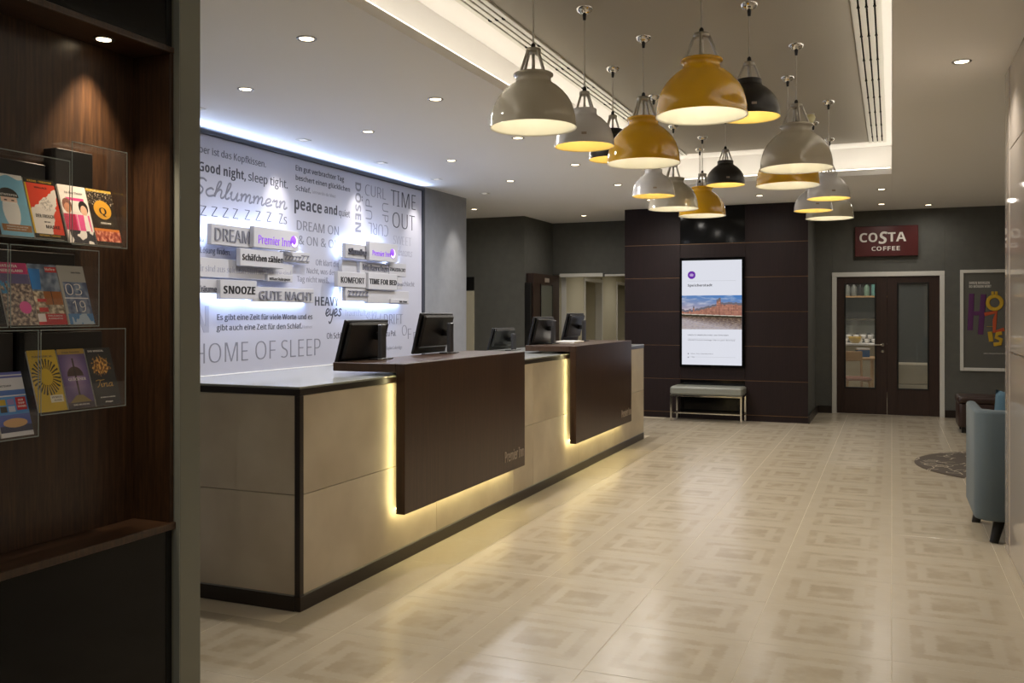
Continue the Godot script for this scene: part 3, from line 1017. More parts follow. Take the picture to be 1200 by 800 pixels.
# ------------------------------------------------------------------ mural
func build_mural() -> void:
	var t := thing("word_mural", "white wall panel of sleep words with backlit letter boxes behind the counter", "mural", Vector3(MURAL_X, 1.0, -7.4))
	var p := t.position
	var z0 := -5.0
	var z1 := -9.41
	block(t, "backing", Vector3(-5.199, 0.98, z1 - 0.02) - p, Vector3(-5.1, 2.93, z0) - p, M.black_satin, 0.003)
	block(t, "panel", Vector3(-5.0995, 1.005, z1 + 0.002) - p, Vector3(MURAL_X, 2.925, z0) - p, M.mural_white, 0.004)
	block(t, "frame", Vector3(-5.0995, 2.926, z1 - 0.045) - p, Vector3(MURAL_X + 0.02, 2.965, z0) - p, M.mural_frame, 0.003)
	block(t, "frame", Vector3(-5.0995, 0.98, z1 - 0.045) - p, Vector3(MURAL_X + 0.02, 2.925, z1) - p, M.mural_frame, 0.003)
	block(t, "lower_edge", Vector3(-5.0995, 0.98, z1 + 0.002) - p, Vector3(MURAL_X + 0.012, 1.004, z0) - p, M.white_paint, 0.003)
	var read := Basis(Vector3(0, 0, -1), Vector3.UP, Vector3.RIGHT)
	for w in MURAL_TEXT:
		var at := Vector3(MURAL_X, w[4], -w[3]) - p
		var b := read
		if w[7] != 0:
			b = read * Basis(Vector3.BACK, deg_to_rad(w[7]))
			at -= b.x * w[5] / 2.0 + b.y * w[6] / 2.0
		lettering(t, w[0], w[1], M[w[2]], at, b, w[5], w[6], 0.0015)
	for w in MURAL_SCRIPT:
		handwriting(t, w[0], M[w[1]], Vector3(MURAL_X, w[3], -w[2]) - p, read, w[4], w[5], 0.0085 if w[1] != "ink4" else 0.005)
	for w in MURAL_BOX:
		var lo := Vector3(MURAL_X + w[7] - 0.045, w[5], -(w[3] + w[4]))
		var hi := Vector3(MURAL_X + w[7], w[6], -w[3])
		var box := block(t, "letter_box", lo - p, hi - p, M.box_grey, 0.003)
		var c := (lo + hi) / 2.0
		var arm := Vector3(w[7] - 0.045, 0.03, 0.05)
		if arm.x > 0.01:
			part(box, "standoff", bbox(arm, 0.002), M.box_grey, Vector3(-0.0225 - arm.x / 2.0, 0, 0))
		if w[0] == "LOGO":
			lettering(box, "Premier Inn", "reg", M.violet, Vector3(hi.x, w[9], -w[8]) - c, read, w[10], w[11], w[12])
			moon_logo(box, Vector3(hi.x, (lo.y + hi.y) / 2.0 - 0.004, -w[8] - w[10] - 0.055) - c, read)
		elif w[0] != "":
			lettering(box, w[0], w[1], M[w[2]], Vector3(hi.x, w[9], -w[8]) - c, read, w[10], w[11], w[12])
	# halo light of the letter boxes
	for s in [[2.185, -5.74, -6.17, 0.065], [2.2, -6.2, -6.75, 0.115], [2.03, -6.78, -7.04, 0.04], [1.64, -5.83, -6.22, 0.085], [1.62, -6.27, -7.08, 0.045], [1.675, -5.56, -5.8, 0.045], [2.165, -7.65, -7.99, 0.065], [2.205, -8.02, -8.52, 0.115], [2.02, -8.55, -8.83, 0.045], [1.645, -7.65, -8.0, 0.065], [1.625, -8.04, -8.83, 0.075]]:
		led_strip("", Vector3(MURAL_X + s[3], s[0], (s[1] + s[2]) / 2.0) - p, Vector3(-0.86, 0.51 if s[0] > 1.9 else -0.51, 0), Vector3(0, 0, 1), s[1] - s[2], 0.012, COOL, (0.11 if s[0] > 1.9 else 0.16) * (s[1] - s[2]) / 0.5, "", t)
	for s in [[2.125, -5.735, 0.065], [1.69, -7.64, 0.065], [2.12, -7.64, 0.065]]:
		led_strip("", Vector3(MURAL_X + s[2], s[0], s[1]) - p, Vector3.LEFT, Vector3(0, 1, 0), 0.12, 0.012, COOL, 0.025, "", t)
	# low black cupboards under the mural
	for k in 4:
		var za := -5.0 - 1.1 * k
		var cup := thing("back_cupboard", "low black cupboard under the word mural, %s from the camera end" % ["first", "second", "third", "fourth"][k], "cupboard", Vector3(-4.9, 0, za - 0.55), 0.0, "cupboards under the mural")
		block(cup, "body", Vector3(-0.29, 0, -0.546), Vector3(0.28, 0.9, 0.546), M.black_satin, 0.004)
		block(cup, "door", Vector3(0.2805, 0.08, 0.003), Vector3(0.298, 0.88, 0.54), M.black_plastic, 0.003)
		block(cup, "door", Vector3(0.2805, 0.08, -0.54), Vector3(0.298, 0.88, -0.003), M.black_plastic, 0.003)
	var top := thing("back_worktop", "black worktop running below the word mural", "worktop", Vector3(-4.9, 0.92, -7.2))
	block(top, "slab", Vector3(-0.295, -0.0195, -2.2), Vector3(0.31, 0.02, 2.2), M.black_satin, 0.004)

func moon_logo(parent: Node3D, at: Vector3, b: Basis) -> void:
	var r := 0.052
	var disc := part(parent, "logo", lathe([Vector2(0, 0.003), Vector2(r * 0.96, 0.003), Vector2(r, 0.0), Vector2(0, 0.0)], 28), M.violet, at, b * Basis(Vector3.RIGHT, PI / 2))
	disc.set_meta("label", "round violet emblem with a white crescent")
	# white crescent and stars on the disc
	var pts := PackedVector2Array()
	for i in 17:
		var a := -2.0 + 4.0 * i / 16.0
		pts.append(Vector2(cos(a - 0.55), sin(a - 0.55)) * r * 0.93)
	for i in 17:
		var a := 2.0 - 4.0 * i / 16.0
		pts.append(Vector2(cos(a - 0.55) * 0.62 - 0.05, sin(a - 0.55) * 0.72 + 0.16) * r)
	part(parent, "crescent", plan_prism(pts, 0.0, 0.002, 0.0003), M.crescent, at + b.z * 0.0035, b * Basis(Vector3.RIGHT, PI / 2) * Basis(Vector3(1, 0, 0), Vector3(0, 1, 0), Vector3(0, 0, -1)))

# ------------------------------------------------------------------ brochure niche on the left
func build_cabinet() -> void:
	var fx := -2.38          # front plane
	var bx := -2.55          # back of the niche
	var z1 := -2.541
	var z0 := -0.9
	var yb := 0.754
	var yt := 2.43
	var t := thing("display_cabinet", "built-in dark wood wall niche for brochures at the left edge", "cabinet", Vector3(fx, 0, (z0 + z1) / 2.0))
	var p := t.position
	block(t, "back_panel", Vector3(bx - 0.02, yb, z1) - p, Vector3(bx, yt, z0) - p, M.wenge, 0.001)
	block(t, "side_panel", Vector3(bx - 0.02, yb, z1 - 0.018) - p, Vector3(fx, yt, z1 - 0.0005) - p, M.wenge, 0.001)
	block(t, "side_panel", Vector3(bx - 0.02, yb, z0 + 0.0005) - p, Vector3(fx, yt, z0 + 0.018) - p, M.wenge, 0.001)
	block(t, "shelf", Vector3(bx - 0.02, yb - 0.026, z1 - 0.02) - p, Vector3(fx + 0.012, yb - 0.0005, z0) - p, M.wenge, 0.002)
	block(t, "head_panel", Vector3(bx - 0.02, yt + 0.0005, z1 - 0.02) - p, Vector3(fx + 0.004, yt + 0.022, z0) - p, M.wenge, 0.002)
	block(t, "lower_glass", Vector3(fx - 0.02, 0.0, z1 + 0.012) - p, Vector3(fx - 0.004, yb - 0.027, z0) - p, M.black_gloss, 0.001)
	block(t, "upper_glass", Vector3(fx - 0.02, yt + 0.0225, z1 + 0.012) - p, Vector3(fx - 0.004, CEIL, z0) - p, M.black_gloss, 0.001)
	block(t, "lower_edge", Vector3(fx - 0.03, 0.0, z1 - 0.0185) - p, Vector3(fx - 0.008, yb - 0.027, z1 + 0.0115) - p, M.black_satin, 0.001)
	block(t, "upper_edge", Vector3(fx - 0.03, yt + 0.0225, z1 - 0.0185) - p, Vector3(fx - 0.008, CEIL, z1 + 0.0115) - p, M.black_satin, 0.001)
	block(t, "carcass", Vector3(-2.98, 0.0, z1 - 0.0185) - p, Vector3(bx - 0.0205, CEIL, z0) - p, M.black_satin, 0.002)
	# end post between the niche and the reception
	var s := structure("trim_1", Vector3(-2.52, 0, -2.664), Vector3(-2.35, CEIL, -2.5605), M.post, "grey painted post at the end of the niche wall")
	block(s, "metal_strip", Vector3(-2.379, 0, -2.5602) - s.position, Vector3(-2.351, CEIL, -2.5575) - s.position, M.post_metal, 0.0008)
	# niche spotlight
	var sp := thing("niche_spotlight", "small recessed spotlight in the head of the brochure niche", "spotlight", Vector3(-2.47, yt, -2.33))
	part(sp, "ring", lathe([Vector2(0.024, -0.001), Vector2(0.034, -0.004), Vector2(0.036, 0.0), Vector2(0.024, 0.0)], 24), M.brushed)
	part(sp, "lens", lathe([Vector2(0, -0.0025), Vector2(0.0235, -0.0025), Vector2(0.0235, -0.0005), Vector2(0, -0.0005)], 24), M.lens)
	var l := SpotLight3D.new()
	l.name = "spot"
	l.spot_angle = 36.0
	l.spot_angle_attenuation = 1.0
	l.light_energy = 1.5
	l.light_color = Color(1.0, 0.9, 0.76)
	l.light_size = 0.02
	l.spot_range = 6.0
	l.shadow_enabled = true
	l.position = Vector3(0, -0.012, 0)
	l.rotation = Vector3(-PI / 2, 0, 0.06)
	sp.add_child(l)
	# acrylic holders: z near, z far, y bottom, y top, height of the front lip
	var holders := [
		[-1.60, -2.130, 1.724, 1.982, 0.10, "left clear acrylic brochure box in the upper row"],
		[-2.136, -2.364, 1.718, 2.046, 0.105, "tall clear acrylic brochure box at the right of the upper row"],
		[-1.50, -1.911, 1.457, 1.705, 0.09, "left clear acrylic brochure box in the middle row"],
		[-1.917, -2.245, 1.457, 1.705, 0.09, "right clear acrylic brochure box in the middle row"],
		[-1.50, -2.015, 1.125, 1.45, 0.08, "left clear acrylic brochure box in the bottom row, reaching lowest"],
		[-2.021, -2.357, 1.187, 1.45, 0.085, "right clear acrylic brochure box in the bottom row"],
	]
	var x0 := -2.49
	var x1 := -2.40
	for h in holders:
		var o := thing("brochure_holder", h[5], "brochure holder", Vector3(x1, h[2], (h[0] + h[1]) / 2.0), 0.0, "clear acrylic brochure boxes in the niche")
		var q := o.position
		var e := 0.003
		block(o, "back_board", Vector3(bx + 0.002, h[2] + 0.01, h[1] + (0.06 if h[2] > 1.715 and h[2] < 1.72 else 0.014)) - q, Vector3(x0 - 0.001, h[3] - 0.01, h[0] - 0.02) - q, M.black_satin, 0.002)
		block(o, "bottom", Vector3(x0, h[2], h[1]) - q, Vector3(x1, h[2] + e, h[0]) - q, M.acrylic, 0.0005)
		block(o, "top", Vector3(x0, h[3] - e, h[1]) - q, Vector3(x1, h[3], h[0]) - q, M.acrylic, 0.0005)
		for z in [h[0] - e, h[1]]:
			block(o, "side", Vector3(x0, h[2] + e, z) - q, Vector3(x1, h[3] - e, z + e) - q, M.acrylic, 0.0005)
		block(o, "front_lip", Vector3(x1 - e, h[2] + e, h[1] + e) - q, Vector3(x1, h[2] + h[4], h[0] - e) - q, M.acrylic, 0.0005)
		# polished sheet edges, as seen in the photograph
		block(o, "edge", Vector3(x1, h[3] - e, h[1]) - q, Vector3(x1 + 0.0012, h[3], h[0]) - q, M.acrylic_edge, 0.0003)
		block(o, "edge", Vector3(x1, h[2], h[1]) - q, Vector3(x1 + 0.0012, h[2] + e, h[0]) - q, M.acrylic_edge, 0.0003)
		for z in [h[0] - e, h[1]]:
			block(o, "edge", Vector3(x1, h[2] + e, z) - q, Vector3(x1 + 0.0012, h[3] - e, z + e) - q, M.acrylic_edge, 0.0003)
	# brochures: cover kind, near z, bottom y, width, height, label
	var list := [
		["rust", -1.845, 1.728, 0.108, 0.18, "dark red brochure cut off by the left edge in the upper row"],
		["beard", -1.955, 1.728, 0.11, 0.198, "light blue brochure with a bearded man in a cap"],
		["mask", -2.07, 1.728, 0.11, 0.198, "orange and white brochure with a yellow and black edge"],
		["couple", -2.194, 1.722, 0.108, 0.198, "white and pink brochure with two people on the cover"],
		["circle_q", -2.304, 1.722, 0.106, 0.198, "black brochure with a golden letter Q"],
		["fair", -1.974, 1.461, 0.104, 0.198, "pink headed town fair brochure at the left of the middle row"],
		["harbour", -2.081, 1.461, 0.104, 0.198, "blue and red magazine with harbour pictures in the middle row"],
		["month", -2.188, 1.461, 0.104, 0.198, "silver grey monthly programme with large thin numbers"],
		["white_left", -1.842, 1.129, 0.104, 0.185, "white brochure at the left edge of the bottom row"],
		["tickets", -1.955, 1.129, 0.108, 0.198, "blue and white ticket leaflet with small pictures"],
		["gold", -2.08, 1.191, 0.104, 0.198, "yellow theatre brochure with radiating black strokes"],
		["church", -2.19, 1.191, 0.104, 0.198, "purple theatre brochure with a domed tower"],
		["tina", -2.3, 1.191, 0.104, 0.198, "black brochure with a golden handwritten title"],
	]
	var lean := asin(0.058 / 0.2)
	for b in list:
		var o := thing("brochure", b[5], "brochure", Vector3(-2.412, b[2] + 0.0035, b[1]), 0.0, "brochures in the acrylic boxes")
		# local frame: reading direction -z, facing +x, leaning back
		var basis_ := Basis(Vector3(0, 0, -1), Vector3(-sin(lean), cos(lean), 0), Vector3(cos(lean), sin(lean), 0))
		var w: float = b[3]
		var h: float = b[4]
		var mid: Vector3 = basis_.y * (h / 2.0)
		part(o, "pages", bbox(Vector3(w - 0.002, h - 0.002, 0.007), 0.001), M.paper, mid + basis_.z * -0.0045, basis_)
		var cover := part(o, "cover", sheet(w, h, 0.001), cover_material(b[0]), mid, basis_)
		cover_lettering(cover, b[0], w, h)

func cover_lettering(c: Node3D, kind: String, w: float, h: float) -> void:
	var B := Basis.IDENTITY
	var put := func(s: String, key: String, m: Material, x: float, y: float, width: float, cap: float) -> void:
		lettering(c, s, key, m, Vector3(-w / 2 + x * w, h / 2 - y * h, 0.0006), B, width * w, cap * h, 0.0003)
	match kind:
		"beard":
			put.call("ONTWERPEN", "bold", M.paper, 0.1, 0.36, 0.62, 0.035)
			put.call("FUNDSTÜCKE AUS DEM", "bold", M.paper, 0.2, 0.865, 0.66, 0.022)
			put.call("NORDEN ANS LICHT", "bold", M.paper, 0.2, 0.905, 0.6, 0.022)
		"mask":
			put.call("KRIMI · THEATER", "bold", M.poster_yellow, 0.12, 0.065, 0.8, 0.03)
			put.call("WALLACE", "semi", M.black, 0.3, 0.165, 0.42, 0.03)
			put.call("DER FROSCH", "bold", M.black, 0.16, 0.655, 0.6, 0.055)
			put.call("MIT DER", "semi", M.black, 0.4, 0.735, 0.2, 0.022)
			put.call("MASKE", "bold", M.black, 0.42, 0.83, 0.46, 0.055)
			put.call("IMPERIAL THEATER", "bold", M.poster_yellow, 0.14, 0.965, 0.7, 0.026)
		"couple":
			put.call("Ein Paar Theater", "serif", M.ink2, 0.2, 0.14, 0.66, 0.032)
		"circle_q":
			put.call("Q", "serif_bold", M.black, 0.36, 0.44, 0.28, 0.12)
			put.call("DINNER SHOW", "bold", M.sign_white, 0.32, 0.615, 0.4, 0.03)
		"fair":
			put.call("BATAVIA", "bold", M.sign_white, 0.08, 0.075, 0.6, 0.042)
			put.call("NEDERLAND", "bold", M.sign_white, 0.08, 0.15, 0.76, 0.042)
		"month":
			put.call("03", "light", M.sign_white, 0.16, 0.5, 0.6, 0.19)
			put.call("19", "light", M.sign_white, 0.32, 0.79, 0.46, 0.19)
			put.call("mein Hafen", "semi", M.ink, 0.5, 0.13, 0.36, 0.03)
		"harbour":
			put.call("Hafen", "bold", M.sign_white, 0.6, 0.1, 0.34, 0.04)
			put.call("ERLEBEN", "semi", M.sign_white, 0.36, 0.865, 0.5, 0.022)
			put.call("RUNDFAHRTEN", "semi", M.sign_white, 0.36, 0.91, 0.5, 0.022)
		"tickets":
			put.call("TICKETSHOP", "bold", M.ink, 0.1, 0.23, 0.5, 0.03)
			put.call("DER", "bold", M.sign_white, 0.72, 0.46, 0.16, 0.03)
			put.call("TOP", "bold", M.sign_white, 0.7, 0.51, 0.2, 0.03)
			put.call("SHOWS", "bold", M.sign_white, 0.67, 0.56, 0.26, 0.03)
		"gold":
			put.call("DAS MUSICAL", "serif_bold", M.ink, 0.14, 0.12, 0.72, 0.03)
			put.call("TICKETS", "serif_bold", M.ink, 0.52, 0.79, 0.36, 0.026)
			put.call("FLYER", "serif_bold", M.ink, 0.6, 0.84, 0.26, 0.026)
		"church":
			put.call("STAGE THEATER", "semi", M.ink, 0.16, 0.07, 0.66, 0.025)
			put.call("GLÖCKNER", "serif_bold", M.sign_white, 0.2, 0.535, 0.66, 0.045)
			put.call("DAS MUSICAL", "semi", M.sign_white, 0.2, 0.95, 0.6, 0.024)
		"tina":
			put.call("DAS MUSICAL", "bold", M.sign_white, 0.1, 0.07, 0.62, 0.03)
			put.call("AB MÄRZ IN HAMBURG", "semi", M.sign_white, 0.2, 0.87, 0.6, 0.02)
			put.call("stage", "bold", M.sign_white, 0.36, 0.95, 0.3, 0.026)
			var root := Node3D.new()
			handwriting(c, "Tina", M.gold_ink, Vector3(-w / 2 + 0.1 * w, h / 2 - 0.68 * h, 0.0008), B, 0.72 * w, 0.062 * h, 0.0011)
			root.free()

func cover_material(kind: String) -> StandardMaterial3D:
	var n := noise(300 + kind.hash() % 50, 0.6, 2)
	var f: Callable
	match kind:
		"beard":
			f = func(u: float, v: float) -> Color:
				var c := Color("7fb9d2")
				var d := Vector2((u - 0.45) / 0.31, (v - 0.36) / 0.13)
				if v < 0.05 + 0.03 * sin(u * 9.0):
					c = Color("e8e6e0")
				if Vector2((u - 0.46) / 0.26, (v - 0.6) / 0.28).length() < 1.0:
					c = Color("eceae4")
				if absf(u - 0.45) < 0.25 and v > 0.36 and v < 0.46:
					c = Color("e9cdb8")
				if d.length() < 1.0 and v < 0.38:
					c = Color("33322f")
				for ex in [0.34, 0.56]:
					if Vector2((u - ex) / 0.05, (v - 0.43) / 0.012).length() < 1.0:
						c = Color("4a3c34")
				if v > 0.82 and v < 0.93 and absf(u - 0.52) < 0.46 - 0.1 * (v - 0.82):
					c = Color("9c6a3a")
				return c
		"mask":
			f = func(u: float, v: float) -> Color:
				var c := Color("d8432a")
				if v < 0.085 or v > 0.925:
					c = Color("1f1d14")
				elif u < 0.05:
					c = Color("d6b52a")
				elif v > 0.55 - 0.42 * u + 0.03 * n.get_noise_2d(u * 9.0, v * 9.0) and u < 0.95 - 0.6 * (v - 0.35) + 0.05 * n.get_noise_2d(v * 14.0, 4.0):
					c = Color("e9e2da")
					if Vector2((u - 0.6) / 0.2, (v - 0.42) / 0.12).length() < 1.0 and n.get_noise_2d(u * 22.0, v * 30.0) > 0.1:
						c = Color("b8b2ab")
				return c
		"couple":
			f = func(u: float, v: float) -> Color:
				var c := Color("e6e1dc")
				if v > 0.21 and v < 0.26 and u > 0.2 and u < 0.85:
					c = Color("e2478c")
				for q in [[0.2, 0.38, Color("7a4a3a"), Color("c98a6a")], [0.78, 0.4, Color("2b2422"), Color("e2b79c")]]:
					if Vector2((u - q[0]) / 0.17, (v - q[1] + 0.03) / 0.12).length() < 1.0:
						c = q[2]
					if Vector2((u - q[0]) / 0.12, (v - q[1] - 0.02) / 0.09).length() < 1.0:
						c = q[3]
				if v > 0.5 and v < 0.78 and (absf(u - 0.22) < 0.26 or absf(u - 0.72) < 0.22):
					c = Color("b1294f") if u < 0.42 else Color("e35a96")
					if absf(u - 0.8) < 0.07 + 0.1 * (v - 0.5):
						c = Color("ece8e4")
				if v > 0.78 and n.get_noise_2d(u * 5.0, v * 6.0) > -0.1 and u > 0.1:
					c = Color("34343a")
				return c
		"circle_q":
			f = func(u: float, v: float) -> Color:
				var c := Color("2a211a")
				if v < 0.045:
					c = Color("b99b3a")
				if v < 0.3 and n.get_noise_2d(u * 24.0, v * 40.0) > 0.38:
					c = Color("c9bca6")
				if Vector2((u - 0.5) / 0.34, (v - 0.36) / 0.17).length() < 1.0:
					c = Color("d09a32")
				if absf(u - 0.52) < 0.3 and absf(v - 0.6) < 0.05:
					c = Color("3a3327")
				if v > 0.7 and v < 0.745:
					c = Color("cf7a2c")
				elif v > 0.745 and v < 0.93:
					c = Color("8a2f22").lerp(Color("e6a284"), clampf(0.5 + n.get_noise_2d(u * 12.0, v * 16.0), 0.0, 1.0))
				return c
		"fair":
			f = func(u: float, v: float) -> Color:
				var c := Color("c0306c") if v < 0.18 else Color("54507a").lerp(Color("7d6c86"), v)
				if v > 0.34:
					c = Color("574a4a").lerp(Color("c8b49c"), clampf(0.5 + n.get_noise_2d(u * 11.0, v * 22.0), 0.0, 1.0))
				if v > 0.3 and v < 0.5 and u < 0.3 and n.get_noise_2d(u * 15.0, v * 10.0) > 0.0:
					c = Color("3f8bb8")
				if Vector2((u - 0.68) / 0.2, (v - 0.72) / 0.1).length() < 1.0:
					c = Color("e0559c")
				return c
		"harbour":
			f = func(u: float, v: float) -> Color:
				var c := Color("8d99a8").lerp(Color("4c5a70"), clampf(0.5 + n.get_noise_2d(u * 5.0, v * 8.0), 0.0, 1.0))
				if u < 0.42 - 0.25 * v and v > 0.08 and v < 0.42:
					c = Color("2272b8")
				if u > 0.58 and v > 0.04 and v < 0.13:
					c = Color("c22a2a")
				if v > 0.45 and v < 0.67 and u > 0.36:
					c = Color("9a5a22") if absf(u - 0.64) > 0.015 else Color("4a3018")
				elif v > 0.45 and v < 0.82:
					c = Color("6a5a48").lerp(Color("d8c8ac"), clampf(0.5 + n.get_noise_2d(u * 8.0, v * 16.0), 0.0, 1.0))
				if (v > 0.575 and v < 0.625 or v > 0.72 and v < 0.79) and u > 0.1 and u < 0.42:
					c = Color("c02626")
				if v > 0.82:
					c = Color("b8232a")
					if u < 0.27 and v < 0.95:
						c = Color("d8d0cc")
				return c
		"month":
			f = func(u: float, v: float) -> Color:
				var c := Color("a8a59c")
				if v > 0.28 and u > 0.1:
					c = Color("4a5878").lerp(Color("8f9cae"), clampf(0.4 + n.get_noise_2d(u * 6.0, v * 9.0), 0.0, 1.0))
				if v > 0.82 and u > 0.06:
					c = Color("a9bccb") if n.get_noise_2d(u * 5.0, v * 5.0) > 0.0 else Color("4a7fb4")
				if absf(v - 0.555) < 0.008 and u > 0.06 and u < 0.95:
					c = Color("dcdcdc")
				return c
		"tickets":
			f = func(u: float, v: float) -> Color:
				var c := Color("c9c9cc")
				if v < 0.04 or v > 0.06 and v < 0.09:
					c = Color("5a5fa0")
				if v > 0.28 and v < 0.36:
					c = Color("b23a34") if u < 0.2 else Color("4c6fb0")
				elif v > 0.38 and v < 0.66:
					c = Color("4b86c0")
					for q in [[0.12, 0.42, Color("b59a2c")], [0.38, 0.42, Color("8a78a8")], [0.12, 0.53, Color("3a362c")], [0.38, 0.53, Color("b0b4c4")]]:
						if u > q[0] and u < q[0] + 0.2 and v > q[1] and v < q[1] + 0.09:
							c = q[2]
					if u > 0.64 and u < 0.96 and v > 0.4 and v < 0.6:
						c = Color("b8242c")
				elif v >= 0.66 and v < 0.93:
					c = Color("3a4a94").lerp(Color("7a8cc4"), 1.0 - v)
					if Vector2((u - 0.5) / 0.38, (v - 0.79) / 0.07).length() < 1.0:
						c = Color("c59a66")
					elif v > 0.83:
						c = Color("2e3450")
				return c
		"gold":
			f = func(u: float, v: float) -> Color:
				var c := Color("c2a325")
				var d := Vector2((u - 0.5) / 0.5, (v - 0.44) / 0.3)
				var r := d.length()
				if r > 0.45 and r < 1.0 and fposmod(d.angle() * 26.0 / TAU + 0.3 * n.get_noise_2d(u * 4.0, v * 4.0), 1.0) < 0.42:
					c = Color("2a2410")
				if u > 0.48 and u < 0.94 and v > 0.74 and v < 0.86:
					c = Color("d8d2bc")
				return c
		"church":
			f = func(u: float, v: float) -> Color:
				var c := Color("5c4a78").lerp(Color("b59ab8"), clampf(1.0 - Vector2((u - 0.5) / 0.5, (v - 0.42) / 0.45).length(), 0.0, 1.0))
				if v < 0.09:
					c = Color("a98a3c")
				if v > 0.3 and v < 0.46 and absf(u - 0.5) < 0.3 * sqrt(maxf(0.0, 1.0 - pow((0.46 - v) / 0.16, 2.0))):
					c = Color("4a3a34")
				if absf(u - 0.5) < 0.03 and v > 0.16 and v < 0.8:
					c = Color("3c2f2c")
				if v > 0.78 and v < 0.9 and absf(u - 0.5) < 0.12 + 2.4 * (v - 0.78):
					c = Color("8c7a4a")
				if v > 0.9:
					c = Color("453f48")
				return c
		"tina":
			f = func(u: float, v: float) -> Color:
				var c := Color("28282a")
				if Vector2((u - 0.48) / 0.32, (v - 0.32) / 0.15).length() < 1.0 + 0.5 * n.get_noise_2d(u * 14.0, v * 20.0):
					c = Color("5a3416").lerp(Color("e8b45c"), clampf(0.5 + 1.1 * n.get_noise_2d(u * 16.0, v * 24.0), 0.0, 1.0))
				return c
		"rust":
			f = func(u: float, v: float) -> Color:
				return Color("7a1c18") if v < 0.3 else Color("3a2420")
		_:
			f = func(u: float, v: float) -> Color:
				return Color("d4d4d0") if v < 0.85 else Color("4a66a0")
	return textured("cover_" + kind, paint(96, 200, f), 0.35)

